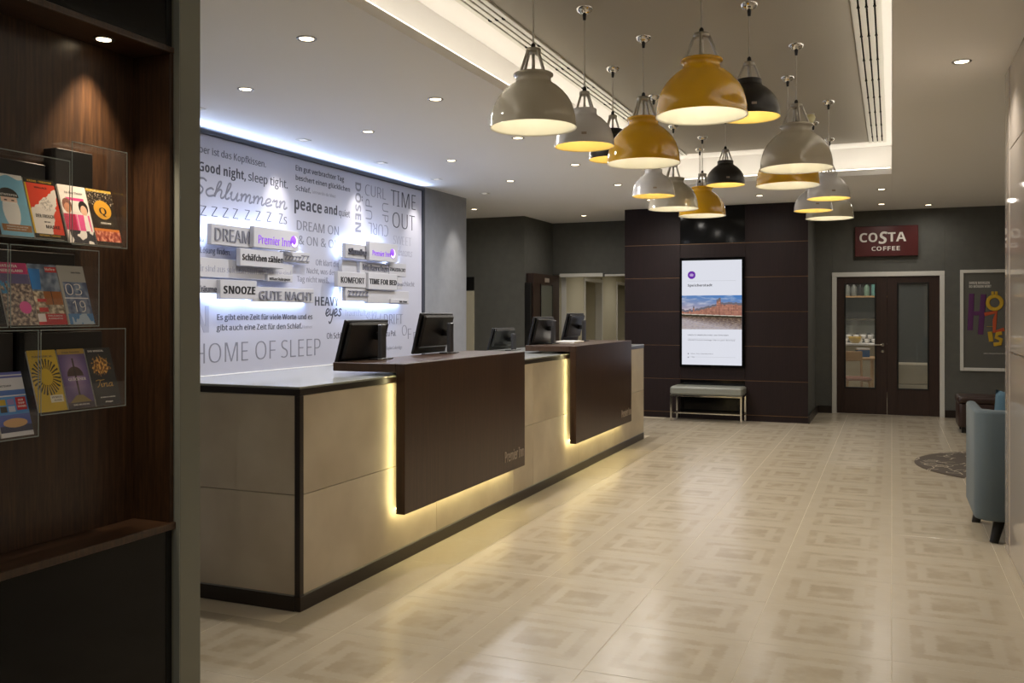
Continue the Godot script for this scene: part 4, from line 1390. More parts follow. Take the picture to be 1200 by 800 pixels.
# ------------------------------------------------------------------ double door, sign, poster
func build_door_wall() -> void:
	var z := BACK_Z
	# white frame
	var fr := structure("trim_2", Vector3(-0.83, 2.045, z - 0.12), Vector3(0.705, 2.112, z + 0.015), M.white_paint, "white frame of the double door")
	block(fr, "jamb", Vector3(-0.83, 0, z - 0.12) - fr.position, Vector3(-0.765, 2.0445, z + 0.015) - fr.position, M.white_paint, 0.003)
	block(fr, "jamb", Vector3(0.64, 0, z - 0.12) - fr.position, Vector3(0.705, 2.0445, z + 0.015) - fr.position, M.white_paint, 0.003)
	for k in 2:
		var x0: float = [-0.763, -0.061][k]
		var x1: float = [-0.065, 0.638][k]
		var g0: float = [-0.637, 0.092][k]
		var g1: float = [-0.233, 0.48][k]
		var y0 := 0.40
		var y1 := 1.93
		var d := structure("door_%d" % (k + 1), Vector3(x0, 0.006, z - 0.055), Vector3(g0 - 0.02, 2.043, z - 0.012), M.wenge_door, ["left leaf of the dark wood double door", "right leaf of the dark wood double door"][k])
		var p := d.position
		block(d, "stile", Vector3(g1 + 0.02, 0.006, z - 0.055) - p, Vector3(x1, 2.043, z - 0.012) - p, M.wenge_door, 0.002)
		block(d, "bottom_rail", Vector3(g0 - 0.02, 0.006, z - 0.055) - p, Vector3(g1 + 0.02, y0 - 0.02, z - 0.012) - p, M.wenge_door, 0.0005)
		block(d, "top_rail", Vector3(g0 - 0.02, y1 + 0.02, z - 0.055) - p, Vector3(g1 + 0.02, 2.043, z - 0.012) - p, M.wenge_door, 0.0005)
		block(d, "bead", Vector3(g0 - 0.02, y0 - 0.02, z - 0.05) - p, Vector3(g0, y1 + 0.02, z - 0.006) - p, M.black_satin, 0.002)
		block(d, "bead", Vector3(g1, y0 - 0.02, z - 0.05) - p, Vector3(g1 + 0.02, y1 + 0.02, z - 0.006) - p, M.black_satin, 0.002)
		block(d, "bead", Vector3(g0, y0 - 0.02, z - 0.05) - p, Vector3(g1, y0, z - 0.006) - p, M.black_satin, 0.002)
		block(d, "bead", Vector3(g0, y1, z - 0.05) - p, Vector3(g1, y1 + 0.02, z - 0.006) - p, M.black_satin, 0.002)
		block(d, "pane", Vector3(g0, y0, z - 0.035) - p, Vector3(g1, y1, z - 0.031) - p, M.pane, 0.0005)
		if k == 0:
			var hy := 1.035
			part(d, "rosette", lathe([Vector2(0, 0.012), Vector2(0.024, 0.012), Vector2(0.026, 0.0), Vector2(0, 0.0)], 20), M.chrome, Vector3(-0.125, hy, z - 0.012) - p, Basis(Vector3.RIGHT, PI / 2))
			part(d, "handle", tube([Vector3(-0.125, hy, z), Vector3(-0.125, hy, z + 0.04), Vector3(-0.14, hy, z + 0.05), Vector3(-0.245, hy, z + 0.05)], 0.009), M.chrome, -p)
			part(d, "lock", lathe([Vector2(0, 0.01), Vector2(0.022, 0.01), Vector2(0.024, 0.0), Vector2(0, 0.0)], 20), M.chrome, Vector3(-0.125, hy - 0.095, z - 0.012) - p, Basis(Vector3.RIGHT, PI / 2))
	# sign over the door
	var s := thing("shop_sign", "dark red rectangular sign with white letters above the double door", "sign", Vector3(-0.075, 2.56, z))
	block(s, "board", Vector3(-0.43, -0.222, 0.0), Vector3(0.43, 0.222, 0.07), M.red_sign, 0.006)
	var bs := Basis.IDENTITY
	lettering(s, "CO", "bold", M.sign_white, Vector3(-0.365, -0.01, 0.07), bs, 0.245, 0.135, 0.006)
	lettering(s, "S", "bold", M.sign_white, Vector3(-0.105, -0.04, 0.07), Basis(Vector3.RIGHT, Vector3(0.12, 1, 0), Vector3.BACK), 0.105, 0.18, 0.006)
	lettering(s, "TA", "bold", M.sign_white, Vector3(0.02, -0.01, 0.07), bs, 0.25, 0.135, 0.006)
	lettering(s, "COFFEE", "bold", M.sign_white, Vector3(-0.2, -0.14, 0.07), bs, 0.385, 0.062, 0.006)
	# poster
	var w := 1.0
	var h := 1.44
	var po := thing("framed_poster", "framed dark grey poster with colourful block letters on the back wall", "poster", Vector3(0.903 + w / 2, 1.4, z))
	block(po, "print", Vector3(-w / 2 + 0.04, -h / 2 + 0.04, 0.002), Vector3(w / 2 - 0.04, h / 2 - 0.04, 0.012), M.poster_grey, 0.001)
	for sx in [-1.0, 1.0]:
		part(po, "frame_bar", bbox(Vector3(0.045, h, 0.03), 0.003), M.white_paint, Vector3(sx * (w / 2 - 0.0225), 0, 0.015))
		part(po, "frame_bar", bbox(Vector3(w - 0.091, 0.045, 0.03), 0.003), M.white_paint, Vector3(0, sx * (h / 2 - 0.0225), 0.015))
	var zf := 0.0125
	lettering(po, "IHREN MORGEN", "bold", M.sign_white, Vector3(-0.385, 0.515, zf), bs, 0.26, 0.036, 0.002)
	lettering(po, "SO MÖGEN WIR?", "bold", M.sign_white, Vector3(-0.385, 0.465, zf), bs, 0.28, 0.036, 0.002)
	var stroke := func(m: Material, pts: Array, r: float, dz: float, closed := false) -> void:
		var v := []
		for q in pts:
			v.append(Vector3(q[0], q[1], 0))
		part(po, "printed_letter", tube(v, r, 8, closed), m, Vector3(0, 0, zf + dz), Basis(Vector3.RIGHT, Vector3.UP, Vector3.BACK * 0.05))
	# H
	stroke.call(M.poster_purple, [[-0.35, 0.38], [-0.372, -0.14]], 0.036, 0.001)
	stroke.call(M.poster_purple, [[-0.2, 0.37], [-0.24, -0.2]], 0.036, 0.001)
	stroke.call(M.poster_purple, [[-0.35, 0.1], [-0.22, 0.1]], 0.03, 0.0015)
	# O with two dots
	var ring := []
	for i in 24:
		var a := TAU * i / 24.0
		ring.append([-0.06 + cos(a) * 0.088, 0.25 + sin(a) * 0.092])
	stroke.call(M.poster_yellow, ring, 0.026, 0.004, true)
	stroke.call(M.poster_yellow, [[-0.085, 0.365], [-0.085, 0.41]], 0.018, 0.004)
	stroke.call(M.poster_yellow, [[-0.04, 0.365], [-0.04, 0.41]], 0.018, 0.004)
	# Z, L
	stroke.call(M.poster_orange, [[-0.19, 0.085], [-0.04, 0.12], [-0.06, 0.0], [-0.065, -0.16], [0.06, -0.125]], 0.027, 0.003)
	stroke.call(M.poster_purple, [[0.1, 0.3], [0.1, 0.0], [0.26, -0.02]], 0.034, 0.002)
	# ist
	stroke.call(M.poster_yellow, [[-0.125, -0.085], [-0.125, -0.09]], 0.038, 0.005)
	stroke.call(M.poster_yellow, [[-0.12, -0.16], [-0.105, -0.3]], 0.03, 0.005)
	stroke.call(M.poster_yellow, [[0.03, -0.18], [-0.03, -0.19], [-0.04, -0.24], [0.02, -0.27], [0.01, -0.33], [-0.075, -0.34]], 0.027, 0.005)
	stroke.call(M.poster_yellow, [[0.14, -0.14], [0.13, -0.34], [0.2, -0.36]], 0.027, 0.005)
	stroke.call(M.poster_yellow, [[0.08, -0.2], [0.21, -0.2]], 0.022, 0.005)
	lettering(po, "Jeden Morgen frisch für Sie gebacken", "reg", M.sign_white, Vector3(-0.2, -0.475, zf), bs, 0.4, 0.016, 0.001)
	lettering(po, "Kaffee und mehr", "reg", M.sign_white, Vector3(0.1, -0.51, zf), bs, 0.18, 0.014, 0.001)

# ------------------------------------------------------------------ corridor behind the counter
func build_corridor() -> void:
	var x0 := -5.2
	var x1 := -3.5
	var zn := BACK_Z - 0.12
	# thick dark door set against the side wall
	var du := structure("door_3", Vector3(-5.3, 0.0, -14.53), Vector3(-5.18, 2.13, -13.33), M.wenge_door, "dark brown door with a tall glass panel beside the corridor")
	var p := du.position
	block(du, "jamb", Vector3(-5.3, 0.0, -13.328) - p, Vector3(-5.2, 1.98, -13.26) - p, M.black_satin, 0.003)
	block(du, "vision_panel", Vector3(-5.1795, 0.25, -14.16) - p, Vector3(-5.172, 1.95, -13.66) - p, M.glass_green, 0.002)
	block(du, "panel_bead", Vector3(-5.1795, 0.25, -14.2) - p, Vector3(-5.168, 1.97, -14.161) - p, M.black_satin, 0.002)
	block(du, "panel_bead", Vector3(-5.1795, 0.25, -13.659) - p, Vector3(-5.168, 1.97, -13.63) - p, M.black_satin, 0.002)
	block(du, "door_sign", Vector3(-5.1795, 2.0, -14.02) - p, Vector3(-5.17, 2.07, -13.83) - p, M.sign_grey, 0.002)
	# corridor shell
	structure("ceiling_corridor", Vector3(x0 - 0.9, 2.4, -19.6), Vector3(x1 + 0.1, 2.46, zn), M.wall_pale)
	structure("wall_corridor_right", Vector3(x1, 0, -19.6), Vector3(x1 + 0.1, 2.4, zn), M.wall_pale)
	structure("wall_corridor_end", Vector3(x0 - 0.9, 0, -19.7), Vector3(x1 + 0.1, 2.4, -19.6), M.wall_pale)
	structure("wall_corridor_rear", Vector3(x0 - 0.9, 0, -19.6), Vector3(x0 - 0.8, 2.4, zn), M.wall_pale)
	var doors := [[-15.98, -17.0], [-18.1, -19.1]]
	var zprev := zn
	for d in doors:
		structure("wall_corridor_left", Vector3(x0 - 0.1, 0, d[0] + 0.06), Vector3(x0, 2.4, zprev), M.wall_pale)
		structure("wall_corridor_lintel", Vector3(x0 - 0.1, 2.09, d[1]), Vector3(x0, 2.4, d[0]), M.wall_pale)
		structure("trim_3", Vector3(x0 - 0.12, 0, d[0]), Vector3(x0 + 0.02, 2.15, d[0] + 0.06), M.white_paint)
		structure("trim_3", Vector3(x0 - 0.12, 0, d[1] - 0.06), Vector3(x0 + 0.02, 2.15, d[1]), M.white_paint)
		structure("trim_3", Vector3(x0 - 0.12, 2.09, d[1]), Vector3(x0 + 0.02, 2.15, d[0]), M.white_paint)
		structure("wall_recess", Vector3(x0 - 0.8, 0, d[1] - 0.1), Vector3(x0 - 0.12, 2.4, d[1] - 0.02), M.wall_pale)
		structure("wall_recess", Vector3(x0 - 0.8, 0, d[0] + 0.02), Vector3(x0 - 0.12, 2.4, d[0] + 0.1), M.wall_pale)
		zprev = d[1] - 0.06
	structure("wall_corridor_left", Vector3(x0 - 0.1, 0, -19.6), Vector3(x0, 2.4, zprev), M.wall_pale)
	structure("trim_4", Vector3(-5.18, 0, zn - 0.02), Vector3(-5.1, 2.15, zn + 0.02), M.white_paint, "white jamb of the corridor opening")
	var closer := thing("door_track", "white sliding door track over the corridor opening", "door track", Vector3(-4.78, 2.135, BACK_Z + 0.03))
	block(closer, "rail", Vector3(-0.38, -0.03, -0.03), Vector3(0.38, 0.03, 0.03), M.white_paint, 0.004)
	block(closer, "end_cap", Vector3(0.38, -0.032, -0.032), Vector3(0.395, 0.032, 0.032), M.brushed, 0.003)
	block(closer, "guide", Vector3(0.4, -0.025, -0.03), Vector3(1.16, 0.01, 0.0), M.white_paint, 0.003)
	for k in 2:
		downlight(Vector3(-4.4, 2.4, [-15.6, -17.6][k]), ["round ceiling light near the mouth of the corridor", "round ceiling light deep in the corridor"][k], 0.55)
	# door half hidden beside the mural wall
	var pd := structure("door_4", Vector3(-6.95, 0, -13.249), Vector3(-6.16, 1.86, -13.22), M.wall_pale, "pale door half hidden behind the end of the mural wall")
	block(pd, "sign_plate", Vector3(-6.95, 1.87, -13.249) - pd.position, Vector3(-6.16, 2.08, -13.23) - pd.position, M.black_satin, 0.003)

# ------------------------------------------------------------------ pendants
func build_pendants() -> void:
	# kind, x, z, rim height, label
	var list := [
		["grey", -1.856, -4.774, 2.538, "glossy stone grey dome pendant nearest the mural, leftmost of the cluster"],
		["white", -1.718, -5.274, 2.508, "small white dome pendant with a golden inside beside the leftmost grey one"],
		["yellow", -0.942, -4.910, 2.555, "largest looking yellow dome pendant at the top centre of the cluster"],
		["black", -0.786, -5.579, 2.667, "black dome pendant with a golden inside behind the largest yellow one"],
		["black", -1.939, -6.637, 2.656, "black dome pendant half hidden between a white and a yellow one on the left"],
		["yellow", -1.534, -5.979, 2.501, "yellow dome pendant left of centre with black pendant behind its left side"],
		["grey", -0.607, -6.553, 2.493, "glossy grey dome pendant right of centre, hanging over a yellow one"],
		["yellow", -0.752, -7.427, 2.496, "yellow dome pendant half covered by the grey one at the right"],
		["white", -0.508, -8.399, 2.496, "small white dome pendant at the right end of the cluster"],
		["white", -0.702, -9.279, 2.491, "small white dome pendant partly behind another white one at the right"],
		["grey", -0.608, -10.205, 2.502, "grey dome pendant hanging lowest at the far right of the cluster"],
		["white", -1.869, -7.630, 2.494, "small white dome pendant below the left of centre yellow one"],
		["grey", -1.986, -8.91, 2.525, "grey dome pendant overlapping a yellow one low in the middle"],
		["yellow", -1.832, -9.595, 2.519, "yellow dome pendant hanging lowest in front of the dark wood wall"],
		["black", -1.440, -8.672, 2.700, "small black dome pendant alone in the middle of the cluster"],
		["black", -1.991, -10.28, 2.63, "farthest pendant, hidden behind the lowest yellow one except its cord"],
	]
	var shells := {}
	for big in [true, false]:
		var D := 0.485 if big else 0.36
		var prof := [Vector2(0.503, 0.0), Vector2(0.503, 0.012), Vector2(0.497, 0.02), Vector2(0.492, 0.1), Vector2(0.478, 0.18), Vector2(0.45, 0.27), Vector2(0.408, 0.345), Vector2(0.35, 0.415), Vector2(0.285, 0.475), Vector2(0.23, 0.51), Vector2(0.207, 0.535), Vector2(0.203, 0.57)]
		if big:
			prof += [Vector2(0.212, 0.59), Vector2(0.23, 0.6), Vector2(0.232, 0.618), Vector2(0.22, 0.628), Vector2(0.18, 0.63), Vector2(0.0, 0.632)]
		else:
			prof += [Vector2(0.205, 0.615), Vector2(0.2, 0.628), Vector2(0.18, 0.632), Vector2(0.0, 0.634)]
		var inner := [Vector2(0.503, 0.0), Vector2(0.493, 0.001), Vector2(0.486, 0.02), Vector2(0.481, 0.1), Vector2(0.467, 0.18), Vector2(0.439, 0.27), Vector2(0.398, 0.34), Vector2(0.34, 0.41), Vector2(0.275, 0.468), Vector2(0.22, 0.502), Vector2(0.195, 0.535), Vector2(0.19, 0.57), Vector2(0.0, 0.575)]
		for a in [prof, inner]:
			for i in a.size():
				a[i] = a[i] * D
		shells[big] = [lathe(prof, 56), lathe(inner, 56)]
	var rose := lathe([Vector2(0.0, -0.04), Vector2(0.014, -0.04), Vector2(0.024, -0.037), Vector2(0.042, -0.026), Vector2(0.052, -0.01), Vector2(0.054, -0.004), Vector2(0.054, 0.0), Vector2(0.0, 0.0)], 28)
	for e in list:
		var big: bool = e[0] in ["grey", "yellow"]
		var D := 0.485 if big else 0.36
		var t := thing("pendant_lamp", e[4], "pendant lamp", Vector3(e[1], e[3], e[2]), 0.7 * e[1], "dome pendants under the coffer")
		part(t, "shade", shells[big][0], M["enamel_" + e[0]])
		part(t, "shade_lining", shells[big][1], M.inside_white if big else M.inside_gold)
		var y0 := 0.63 * D
		var y1 := 0.89 * D
		for k in 4:
			var a := TAU * (k + 0.5) / 4.0
			var d := Vector3(cos(a), 0, sin(a))
			part(t, "cage_bar", bar(d * 0.185 * D + Vector3.UP * (y0 - 0.004), d * 0.078 * D + Vector3.UP * y1, 0.0085 if big else 0.0066, 8), M.galvanised)
		part(t, "cage_ring", lathe([Vector2(0.0, y1 - 0.008), Vector2(0.055 * D, y1 - 0.014), Vector2(0.084 * D, y1 - 0.01), Vector2(0.09 * D, y1), Vector2(0.084 * D, y1 + 0.012), Vector2(0.04 * D, y1 + 0.016), Vector2(0.0, y1 + 0.016)], 24), M.galvanised)
		part(t, "lamp_holder", lathe([Vector2(0.0, y0), Vector2(0.022 * D, y0), Vector2(0.018 * D, y1 - 0.02), Vector2(0.0, y1 - 0.012)], 16), M.galvanised)
		part(t, "cord_grip", lathe([Vector2(0.0, y1 + 0.016), Vector2(0.013, y1 + 0.016), Vector2(0.012, y1 + 0.036), Vector2(0.006, y1 + 0.044), Vector2(0.0, y1 + 0.044)], 14), M.black_plastic)
		var top: float = TOP - e[3]
		part(t, "cord", bar(Vector3.UP * (y1 + 0.04), Vector3.UP * (top - 0.07), 0.005, 6), M.cord)
		var r := part(t, "ceiling_rose", rose, M.chrome, Vector3.UP * top)
		part(r, "rose_grip", lathe([Vector2(0.0, -0.08), Vector2(0.009, -0.075), Vector2(0.012, -0.05), Vector2(0.012, -0.036), Vector2(0.0, -0.036)], 14), M.black_plastic)
		if not big:
			part(t, "badge", bbox(Vector3(0.03, 0.014, 0.003), 0.001), M.sign_grey, Vector3(sin(0.3 - t.rotation.y), 0, cos(0.3 - t.rotation.y)) * 0.488 * D + Vector3.UP * 0.14 * D, Basis(Vector3.UP, 0.3 - t.rotation.y))
		part(t, "bulb", lathe([Vector2(0.0, -0.05), Vector2(0.025, -0.044), Vector2(0.04, -0.028), Vector2(0.045, -0.005), Vector2(0.04, 0.018), Vector2(0.022, 0.045), Vector2(0.016, 0.07), Vector2(0.0, 0.072)], 18), M.bulb, Vector3.UP * 0.33 * D)
		var l := SpotLight3D.new()
		l.name = "bulb_light"
		l.light_color = Color(1.0, 0.94, 0.84)
		l.light_energy = 0.27 if big else 0.18
		l.light_size = 0.04
		l.spot_angle = 57.0
		l.spot_angle_attenuation = 0.7
		l.spot_range = 20.0
		l.shadow_enabled = true
		l.position = Vector3.UP * 0.33 * D
		l.rotation = Vector3(-PI / 2, 0, 0)
		t.add_child(l)
	# ceiling sensor
	var s := thing("ceiling_sensor", "round cream ceiling sensor among the right hand pendants", "sensor", Vector3(-0.695, TOP, -8.87))
	part(s, "base", lathe([Vector2(0.0, -0.012), Vector2(0.035, -0.012), Vector2(0.038, 0.0), Vector2(0.0, 0.0)], 24), M.white_paint)
	part(s, "dome", lathe([Vector2(0.0, -0.088), Vector2(0.02, -0.084), Vector2(0.038, -0.066), Vector2(0.045, -0.04), Vector2(0.038, -0.02), Vector2(0.03, -0.012), Vector2(0.0, -0.012)], 24), M.cream)

# ------------------------------------------------------------------ downlights
func downlight(at: Vector3, label: String, energy: float, angle := 89.0, color := WARM) -> void:
	var t := thing("recessed_downlight", label, "downlight", at, 0.0, "recessed downlights")
	if not meshes.has("dl_ring"):
		meshes["dl_ring"] = lathe([Vector2(0.04, -0.0015), Vector2(0.05, -0.006), Vector2(0.056, -0.003), Vector2(0.056, 0.0), Vector2(0.04, 0.0)], 28)
		meshes["dl_lens"] = lathe([Vector2(0.0, -0.004), Vector2(0.0385, -0.003), Vector2(0.0395, -0.0005), Vector2(0.0, -0.0005)], 28)
	part(t, "ring", meshes["dl_ring"], M.brushed)
	part(t, "lens", meshes["dl_lens"], M.lens)
	var l := SpotLight3D.new()
	l.name = "spot"
	l.spot_angle = angle
	l.spot_angle_attenuation = 1.0
	l.light_energy = energy
	l.light_color = color
	l.light_size = 0.035
	l.spot_range = 20.0
	l.shadow_enabled = true
	l.position = Vector3(0, -0.02, 0)
	l.rotation = Vector3(-PI / 2, 0, 0)
	t.add_child(l)

func build_downlights() -> void:
	var nth := ["first", "second", "third", "fourth", "fifth", "sixth", "seventh", "eighth"]
	var zf := [-4.229, -5.776, -7.325, -8.872, -10.449, -12.002]
	for i in zf.size():
		downlight(Vector3(-2.99, CEIL, zf[i]), "recessed downlight over the counter front, %s from the camera" % nth[i], 2.0)
	var zb := [-5.022, -6.59, -8.155, -9.677]
	for i in zb.size():
		downlight(Vector3(-4.045, CEIL, zb[i]), "recessed downlight over the staff aisle, %s from the camera" % nth[i], 1.85, 89.0, Color(0.97, 0.975, 1.0))
	downlight(Vector3(-5.63, CEIL, -12.096), "recessed downlight in the passage beyond the mural wall", 0.8)
	downlight(Vector3(-4.425, CEIL, -13.544), "recessed downlight in front of the corridor opening", 0.6)
	downlight(Vector3(-1.576, CEIL, -12.109), "recessed downlight in front of the dark wood wall", 0.8)
	downlight(Vector3(-0.116, CEIL, -12.058), "recessed downlight in line with the double door, nearer of two", 1.0)
	downlight(Vector3(-0.132, CEIL, -13.707), "recessed downlight close to the double door, farther of two", 0.5)
	downlight(Vector3(0.473, CEIL, -14.05), "recessed downlight just right of the double door", 0.3)
	downlight(Vector3(0.39, CEIL, -6.133), "recessed downlight near the end of the white wall on the right", 1.5, 60.0)
	downlight(Vector3(2.0, CEIL, -9.0), "recessed downlight over the seating, nearer of two", 0.8)
	downlight(Vector3(2.0, CEIL, -12.0), "recessed downlight over the seating, farther of two", 0.6)
	for i in 4:
		downlight(Vector3([0.35, 0.35, -1.2, -1.2][i], CEIL, [-3.2, -0.4, -0.9, 1.2][i]), "recessed downlight overhead near the camera, %s of four" % nth[i], 0.6)
	# small adjustable wall washers in front of the mural
	var zw := [-5.35, -6.683, -7.998, -9.218, -10.547]
	for i in zw.size():
		var t := thing("wall_washer", "small square ceiling spotlight in front of the mural, %s from the camera" % nth[i], "spotlight", Vector3(-4.76, CEIL, zw[i]), 0.0, "mural wall washers")
		for k in 4:
			part(t, "frame_bar", bbox(Vector3(0.1, 0.006, 0.014) if k < 2 else Vector3(0.014, 0.006, 0.072), 0.001), M.white_paint, [Vector3(0, -0.003, 0.043), Vector3(0, -0.003, -0.043), Vector3(0.043, -0.003, 0), Vector3(-0.043, -0.003, 0)][k])
		part(t, "lens", bbox(Vector3(0.07, 0.003, 0.07), 0.001), M.washer_lens, Vector3(0, -0.0015, 0))
		var l := SpotLight3D.new()
		l.name = "spot"
		l.spot_angle = 25.0
		l.spot_angle_attenuation = 1.0
		l.light_energy = 0.8
		l.light_color = Color(1.0, 0.97, 0.93)
		l.light_size = 0.02
		l.spot_range = 10.0
		l.shadow_enabled = true
		t.add_child(l)
		l.position = Vector3(0, -0.02, 0)
		l.look_at_from_position(t.position + l.position, t.position + Vector3(-0.3, -0.75, 0), Vector3.BACK)

# ------------------------------------------------------------------ seating corner
func build_seating() -> void:
	# blue armchair, back towards the camera
	var c := thing("armchair", "blue fabric tub armchair on black splayed legs at the end of the white wall", "armchair", Vector3(0.91, 0, -7.04), 0.0)
	var outer := rounded_rect(0.82, 0.78, 0.11, 7)
	var u := PackedVector2Array()
	# U-shaped wall: back at +z, arms to the sides, open towards -z
	var W := 0.41
	var Dz := 0.39
	for i in 8:
		var a := PI / 2 * i / 7.0
		u.append(Vector2(W - 0.11 + cos(a) * 0.11, Dz - 0.11 + sin(a) * 0.11))
	for i in 8:
		var a := PI / 2 + PI / 2 * i / 7.0
		u.append(Vector2(-W + 0.11 + cos(a) * 0.11, Dz - 0.11 + sin(a) * 0.11))
	u.append_array([Vector2(-W, -Dz + 0.03), Vector2(-W + 0.02, -Dz), Vector2(-W + 0.045, -Dz), Vector2(-W + 0.065, -Dz + 0.03)])
	u.append_array([Vector2(-W + 0.065, Dz - 0.19), Vector2(-W + 0.125, Dz - 0.13), Vector2(W - 0.125, Dz - 0.13), Vector2(W - 0.065, Dz - 0.19)])
	u.append_array([Vector2(W - 0.065, -Dz + 0.03), Vector2(W - 0.045, -Dz), Vector2(W - 0.02, -Dz), Vector2(W, -Dz + 0.03)])
	part(c, "backrest", plan_prism(u, 0.15, 0.865, 0.02), M.blue_fabric)
	part(c, "seat", bbox(Vector3(0.68, 0.3, 0.6), 0.03), M.blue_fabric, Vector3(0, 0.305, -0.075))
	for sx in [-1.0, 1.0]:
		for sz in [-1.0, 1.0]:
			var leg := CylinderMesh.new()
			leg.top_radius = 0.05
			leg.bottom_radius = 0.034
			leg.height = 0.2
			leg.radial_segments = 4
			var lb := Basis(Vector3(sz, 0, -sx).normalized(), -0.34)
			part(c, "leg", leg, M.black_satin, Vector3(sx * (0.27 if sz > 0 else 0.33), 0.094, sz * 0.29), lb * Basis(Vector3.UP, PI / 4))
	var pw := thing("cushion", "light blue cushion leaning inside the back of the blue armchair", "cushion", Vector3(0.798, 0.456, -6.9))
	part(pw, "cover", pillow(0.38, 0.48, 0.13), M.blue_cushion, Vector3(0.0, 0.268, 0.0), Basis(Vector3.RIGHT, -0.06) * Basis(Vector3.BACK, -0.15))
	# leather ottoman
	var o := thing("ottoman", "dark brown leather ottoman in front of the back wall", "ottoman", Vector3(1.1, 0, -12.98))
	part(o, "body", plan_prism(rounded_rect(0.66, 0.56, 0.05, 5), 0.075, 0.37, 0.012), M.brown_leather)
	part(o, "seat_pad", plan_prism(rounded_rect(0.68, 0.58, 0.06, 5), 0.372, 0.458, 0.03), M.brown_leather)
	for sx in [-1.0, 1.0]:
		for sz in [-1.0, 1.0]:
			part(o, "foot", bbox(Vector3(0.06, 0.076, 0.06), 0.006), M.black_satin, Vector3(sx * 0.26, 0.038, sz * 0.21))
	# round rug
	var rug := thing("round_rug", "round dark taupe rug with pale squiggles", "rug", Vector3(1.27, 0.0, -10.06))
	var m := textured("rug_pile", rug_texture(), 0.95)
	var st := SurfaceTool.new()
	st.begin(Mesh.PRIMITIVE_TRIANGLES)
	var R := 1.06
	var n := 72
	for i in n:
		var a0 := TAU * i / n
		var a1 := TAU * (i + 1) / n
		var ring := [[0.0, 0.012], [R - 0.012, 0.012], [R, 0.006], [R, 0.0005]]
		for k in 3:
			var q := []
			for e in [[k, a0], [k, a1], [k + 1, a1], [k + 1, a0]]:
				q.append(Vector3(cos(e[1]) * ring[e[0]][0], ring[e[0]][1], sin(e[1]) * ring[e[0]][0]))
			var nn := Vector3.UP if k == 0 else Vector3(cos(a0), 0.8 if k == 1 else 0.0, sin(a0)).normalized()
			for idx in ([0, 3, 2] if k == 0 else [0, 2, 1, 0, 3, 2]):
				st.set_normal(nn)
				st.set_uv(Vector2(q[idx].x, q[idx].z) / (2.0 * R) + Vector2(0.5, 0.5))
				st.add_vertex(q[idx])
	part(rug, "pile", st.commit(), m)

func rug_texture() -> ImageTexture:
	var img := Image.create(384, 384, false, Image.FORMAT_RGB8)
	img.fill(Color("4f463d"))
	var rng := RandomNumberGenerator.new()
	rng.seed = 5
	for k in 210:
		var p := Vector2(rng.randf() * 384.0, rng.randf() * 384.0)
		var a := rng.randf() * TAU
		var turn := rng.randf_range(-0.16, 0.16)
		for s in rng.randi_range(18, 46):
			p += Vector2(cos(a), sin(a)) * 1.1
			a += turn + rng.randf_range(-0.12, 0.12)
			if rng.randf() < 0.05:
				turn = -turn
			var x := int(p.x)
			var y := int(p.y)
			if x > 1 and y > 1 and x < 382 and y < 382:
				img.fill_rect(Rect2i(x, y, 2, 2), Color("a99e8c"))
	return ImageTexture.create_from_image(img)

# ------------------------------------------------------------------ monitors and paper on the counter
func monitor(at: Vector3, w: float, h: float, turn: float, tilt: float, stand: float, label: String) -> void:
	var t := thing("monitor", label, "monitor", at, turn, "monitors on the reception counter")
	# back faces +x; the top leans towards +x
	var b := Basis(Vector3.BACK, -tilt)
	var c := Vector3(-0.1, 0.0, 0.0) + b * Vector3(0, h / 2.0, 0)
	var by: float = stand
	var s := part(t, "housing", bbox(Vector3(0.022, h, w), 0.004), M.black_plastic, c + Vector3(0, by, 0), b)
	part(s, "back_bulge", bbox(Vector3(0.028, h * 0.8, w * 0.92), 0.025), M.black_plastic, Vector3(0.023, 0.02, 0))
	part(s, "display", bbox(Vector3(0.002, h - 0.03, w - 0.03), 0.0005), M.black_gloss, Vector3(-0.0122, 0, 0))
	part(t, "stand_column", bbox(Vector3(0.03, h * 0.72, 0.06), 0.004), M.silver_plastic, Vector3(0.03, h * 0.36 + 0.008, -w * 0.2))
	part(t, "stand_arm", bbox(Vector3(0.07, 0.045, 0.05), 0.006), M.black_plastic, Vector3(-0.018, h * 0.5, -w * 0.2))
	part(t, "stand_foot", bbox(Vector3(0.07, 0.008, 0.2), 0.003), M.black_plastic, Vector3(0.022, 0.004, -w * 0.2))

func build_desk_items() -> void:
	var y := 1.2045
	monitor(Vector3(-3.055, y, -5.0), 0.5, 0.3, 0.0, 0.27, -0.035, "black monitor seen from behind at the near end of the near desk")
	monitor(Vector3(-3.055, y, -5.98), 0.5, 0.3, 0.0, 0.24, 0.005, "black monitor seen from behind at the far end of the near desk")
	monitor(Vector3(-3.05, y, -8.2), 0.5, 0.3, 0.0, 0.24, -0.03, "black monitor seen from behind at the near end of the far desk")
	monitor(Vector3(-3.05, y, -9.15), 0.5, 0.3, 0.0, 0.24, 0.005, "black monitor seen from behind at the far end of the far desk")
	monitor(Vector3(-3.52, COUNTER_H + 0.0005, -8.33), 0.4, 0.22, -0.15, 0.3, 0.012, "small low monitor standing between the two desks")
	var k := thing("keyboard", "white keyboard beside the monitors of the far desk", "keyboard", Vector3(-3.2, COUNTER_H + 0.0005, -7.45), 0.1)
	part(k, "case", bbox(Vector3(0.14, 0.018, 0.4), 0.004), M.white_paint, Vector3(0, 0.009, 0))
	part(k, "keys", bbox(Vector3(0.11, 0.006, 0.37), 0.002), M.paper, Vector3(0, 0.0205, 0))
	var pp := thing("paper_stack", "low stack of white paper between the far desk monitors", "paper", Vector3(-2.98, y, -8.66))
	part(pp, "sheets", bbox(Vector3(0.21, 0.02, 0.297), 0.001), M.sign_white, Vector3(0, 0.01, 0))

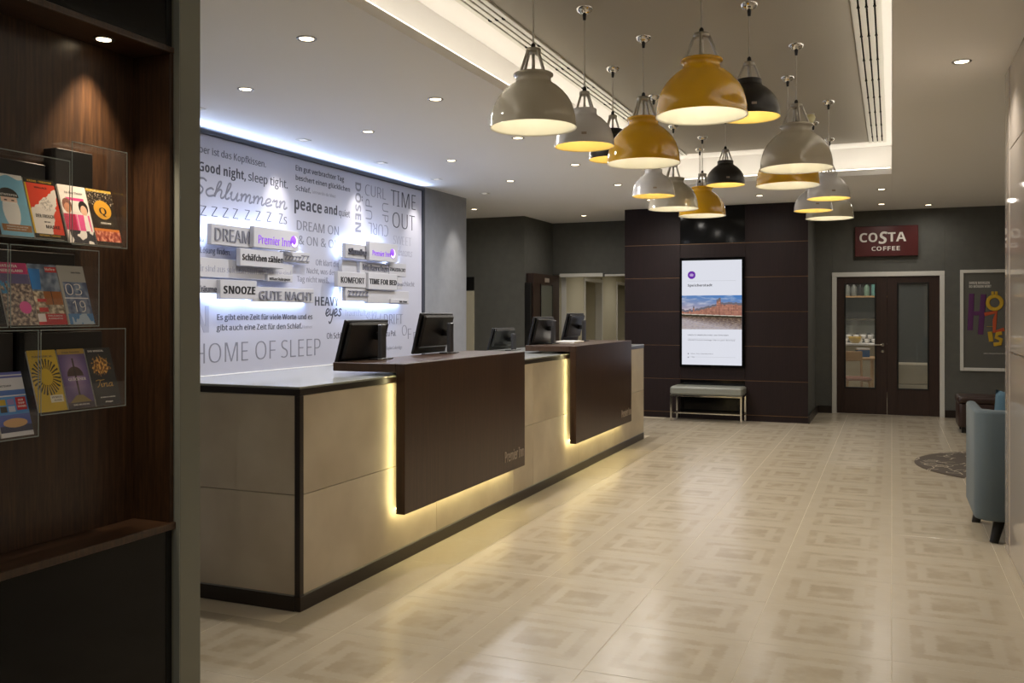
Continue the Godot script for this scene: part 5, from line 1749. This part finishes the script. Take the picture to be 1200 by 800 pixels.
# ------------------------------------------------------------------ coffee shop seen through the door panes
func build_cafe() -> void:
	var z0 := -18.8
	structure("wall_cafe_back", Vector3(-2.6, 0, z0 - 0.1), Vector3(3.0, 3.0, z0), M.cafe_wall)
	structure("wall_cafe_left", Vector3(-2.7, 0, z0), Vector3(-2.6, 3.0, BACK_Z - 0.12), M.cafe_wall)
	structure("wall_cafe_right", Vector3(3.0, 0, z0), Vector3(3.1, 3.0, BACK_Z - 0.12), M.cafe_wall)
	structure("ceiling_cafe", Vector3(-2.6, 3.0, z0), Vector3(3.0, 3.06, BACK_Z - 0.12), M.ceiling)
	var sh := thing("bottle_shelf", "wall shelf with bottles seen through the left door pane", "shelf", Vector3(-0.8, 1.83, z0))
	block(sh, "board", Vector3(-0.8, -0.03, 0), Vector3(0.8, 0.0, 0.28), M.oak, 0.003)
	for sx in [-0.6, 0.6]:
		block(sh, "bracket", Vector3(sx - 0.015, -0.2, 0), Vector3(sx + 0.015, -0.0305, 0.2), M.black_satin, 0.003)
	var bottle := [Vector2(0.0, 0.0), Vector2(0.045, 0.0), Vector2(0.05, 0.01), Vector2(0.05, 0.15), Vector2(0.042, 0.18), Vector2(0.018, 0.215), Vector2(0.016, 0.26), Vector2(0.0, 0.262)]
	var bl := lathe(bottle, 18)
	for i in 6:
		var kx: float = -0.9 + 0.115 * i
		var key: String = ["cup_green", "cup_grey", "cup_grey", "cup_dark", "cup_green", "cup_teal"][i]
		var o := thing("bottle", ["pale green bottle at the left end of the cafe shelf", "grey bottle second on the cafe shelf", "grey bottle third on the cafe shelf", "dark bottle in the middle of the cafe shelf", "green bottle right of the dark one on the cafe shelf", "large teal bottle at the right of the cafe shelf"][i], "bottle", Vector3(kx + (0.045 if i == 5 else 0.0), 1.8305, z0 + 0.14), 0.0, "bottles on the cafe shelf")
		var body := part(o, "body", bl, M[key])
		if i == 5:
			body.scale = Vector3(1.6, 1.35, 1.6)
		part(o, "cap", lathe([Vector2(0.0, 0.262), Vector2(0.02, 0.262), Vector2(0.02, 0.29), Vector2(0.0, 0.292)], 12), M.black_satin, Vector3.UP * (0.1 if i == 5 else 0.0))
	# serving counter with crockery
	var sc := thing("serving_counter", "pale serving counter inside the coffee shop", "counter", Vector3(-0.85, 0, -17.9))
	block(sc, "body", Vector3(-0.8, 0, -0.3), Vector3(0.75, 0.92, 0.3), M.cafe_front, 0.005)
	block(sc, "top", Vector3(-0.82, 0.9205, -0.33), Vector3(0.77, 0.955, 0.33), M.sign_white, 0.004)
	block(sc, "glass_guard", Vector3(-0.8, 0.9555, 0.25), Vector3(0.75, 1.28, 0.256), M.pane, 0.001)
	var cup := lathe([Vector2(0.0, 0.0), Vector2(0.03, 0.0), Vector2(0.045, 0.03), Vector2(0.048, 0.075), Vector2(0.044, 0.075), Vector2(0.04, 0.03), Vector2(0.0, 0.01)], 18)
	var rng := RandomNumberGenerator.new()
	rng.seed = 3
	var place := ["at the left end", "second from the left", "third from the left", "in the middle", "third from the right", "second from the right", "at the right end"]
	for i in 12:
		var layer := 0 if i < 7 else 1
		var col: int = i % 7
		var cx := -0.92 + 0.125 * col + 0.0625 * layer
		var c := thing("coffee_cup", "white coffee cup %s of the %s row on the cafe counter" % [place[col], ["lower", "upper"][layer]], "cup", Vector3(cx, 0.9555 + 0.0755 * layer, -18.0), PI / 2, "cups on the cafe counter")
		part(c, "body", cup, M.sign_white)
		part(c, "handle", tube([Vector3(0.045, 0.06, 0), Vector3(0.068, 0.055, 0), Vector3(0.07, 0.035, 0), Vector3(0.042, 0.025, 0)], 0.005, 6), M.sign_white)
	var mc := thing("coffee_machine", "chrome coffee machine on the cafe counter", "coffee machine", Vector3(-0.6, 1.15, -18.53))
	block(mc, "body", Vector3(-0.35, -0.2, -0.2), Vector3(0.35, 0.25, 0.1), M.chrome, 0.03)
	block(mc, "drip_tray", Vector3(-0.33, -0.235, -0.1), Vector3(0.33, -0.201, 0.18), M.black_satin, 0.005)
	block(mc, "legs", Vector3(-0.3, -0.2495, -0.15), Vector3(0.3, -0.2355, 0.05), M.black_satin, 0.004)
	block(mc, "stand", Vector3(-0.36, -1.15, -0.25), Vector3(0.36, -0.25, 0.0), M.black_satin, 0.004)
	for k in 3:
		part(mc, "group_head", lathe([Vector2(0.0, -0.04), Vector2(0.03, -0.04), Vector2(0.03, 0.0), Vector2(0.0, 0.0)], 14), M.black_satin, Vector3(-0.2 + 0.2 * k, -0.02, 0.12))
	var bw := thing("bowl", "yellow bowl on the cafe counter", "bowl", Vector3(-0.62, 0.9555, -17.8))
	part(bw, "body", lathe([Vector2(0.0, 0.0), Vector2(0.06, 0.0), Vector2(0.1, 0.05), Vector2(0.115, 0.12), Vector2(0.108, 0.12), Vector2(0.09, 0.05), Vector2(0.0, 0.015)], 24), M.poster_yellow)
	# bench table and chair nearer the door
	var tb := thing("cafe_table", "small wooden table behind the left door pane", "table", Vector3(-0.6, 0, -16.75))
	part(tb, "table_top", bbox(Vector3(0.7, 0.035, 0.7), 0.006), M.oak, Vector3(0, 0.735, 0))
	for sx in [-1.0, 1.0]:
		for sz in [-1.0, 1.0]:
			part(tb, "leg", bbox(Vector3(0.045, 0.716, 0.045), 0.004), M.oak, Vector3(sx * 0.29, 0.358, sz * 0.29))
	var bk := thing("blue_box", "blue patterned box on the small cafe table", "box", Vector3(-0.46, 0.7535, -16.75), 0.3)
	part(bk, "body", bbox(Vector3(0.2, 0.12, 0.14), 0.006), M.cafe_blue, Vector3(0, 0.06, 0))
	part(bk, "lid", bbox(Vector3(0.206, 0.03, 0.146), 0.004), M.sign_white, Vector3(0, 0.1355, 0))
	var ch := thing("cafe_chair", "wooden chair with a red brown seat behind the left door pane", "chair", Vector3(-0.56, 0, -15.75), 0.4)
	part(ch, "seat", bbox(Vector3(0.42, 0.05, 0.42), 0.015), M.cafe_red, Vector3(0, 0.45, 0))
	part(ch, "backrest", bbox(Vector3(0.42, 0.16, 0.025), 0.01), M.oak, Vector3(0, 0.8, -0.2))
	for sx in [-1.0, 1.0]:
		part(ch, "leg", bar(Vector3(sx * 0.17, 0.43, 0.17), Vector3(sx * 0.22, 0.0, 0.22), 0.02), M.oak)
		part(ch, "leg", bar(Vector3(sx * 0.19, 0.88, -0.21), Vector3(sx * 0.21, 0.0, -0.2), 0.02), M.oak)
		part(ch, "side_rail", bar(Vector3(sx * 0.18, 0.4, 0.17), Vector3(sx * 0.195, 0.4, -0.2), 0.014), M.oak)
	# pale low wall behind the right pane
	var lw := thing("banquette", "pale upholstered banquette behind the right door pane", "banquette", Vector3(0.55, 0, -15.6))
	block(lw, "base", Vector3(-0.5, 0, -0.35), Vector3(0.9, 0.4, 0.3), M.cafe_front, 0.01)
	block(lw, "back", Vector3(-0.5, 0.4005, 0.15), Vector3(0.9, 0.74, 0.3), M.cafe_front, 0.03)
	downlight(Vector3(-0.6, 3.0, -17.35), "ceiling light inside the coffee shop over the serving counter", 2.6)
	downlight(Vector3(0.1, 3.0, -15.05), "ceiling light inside the coffee shop near the door", 1.2)
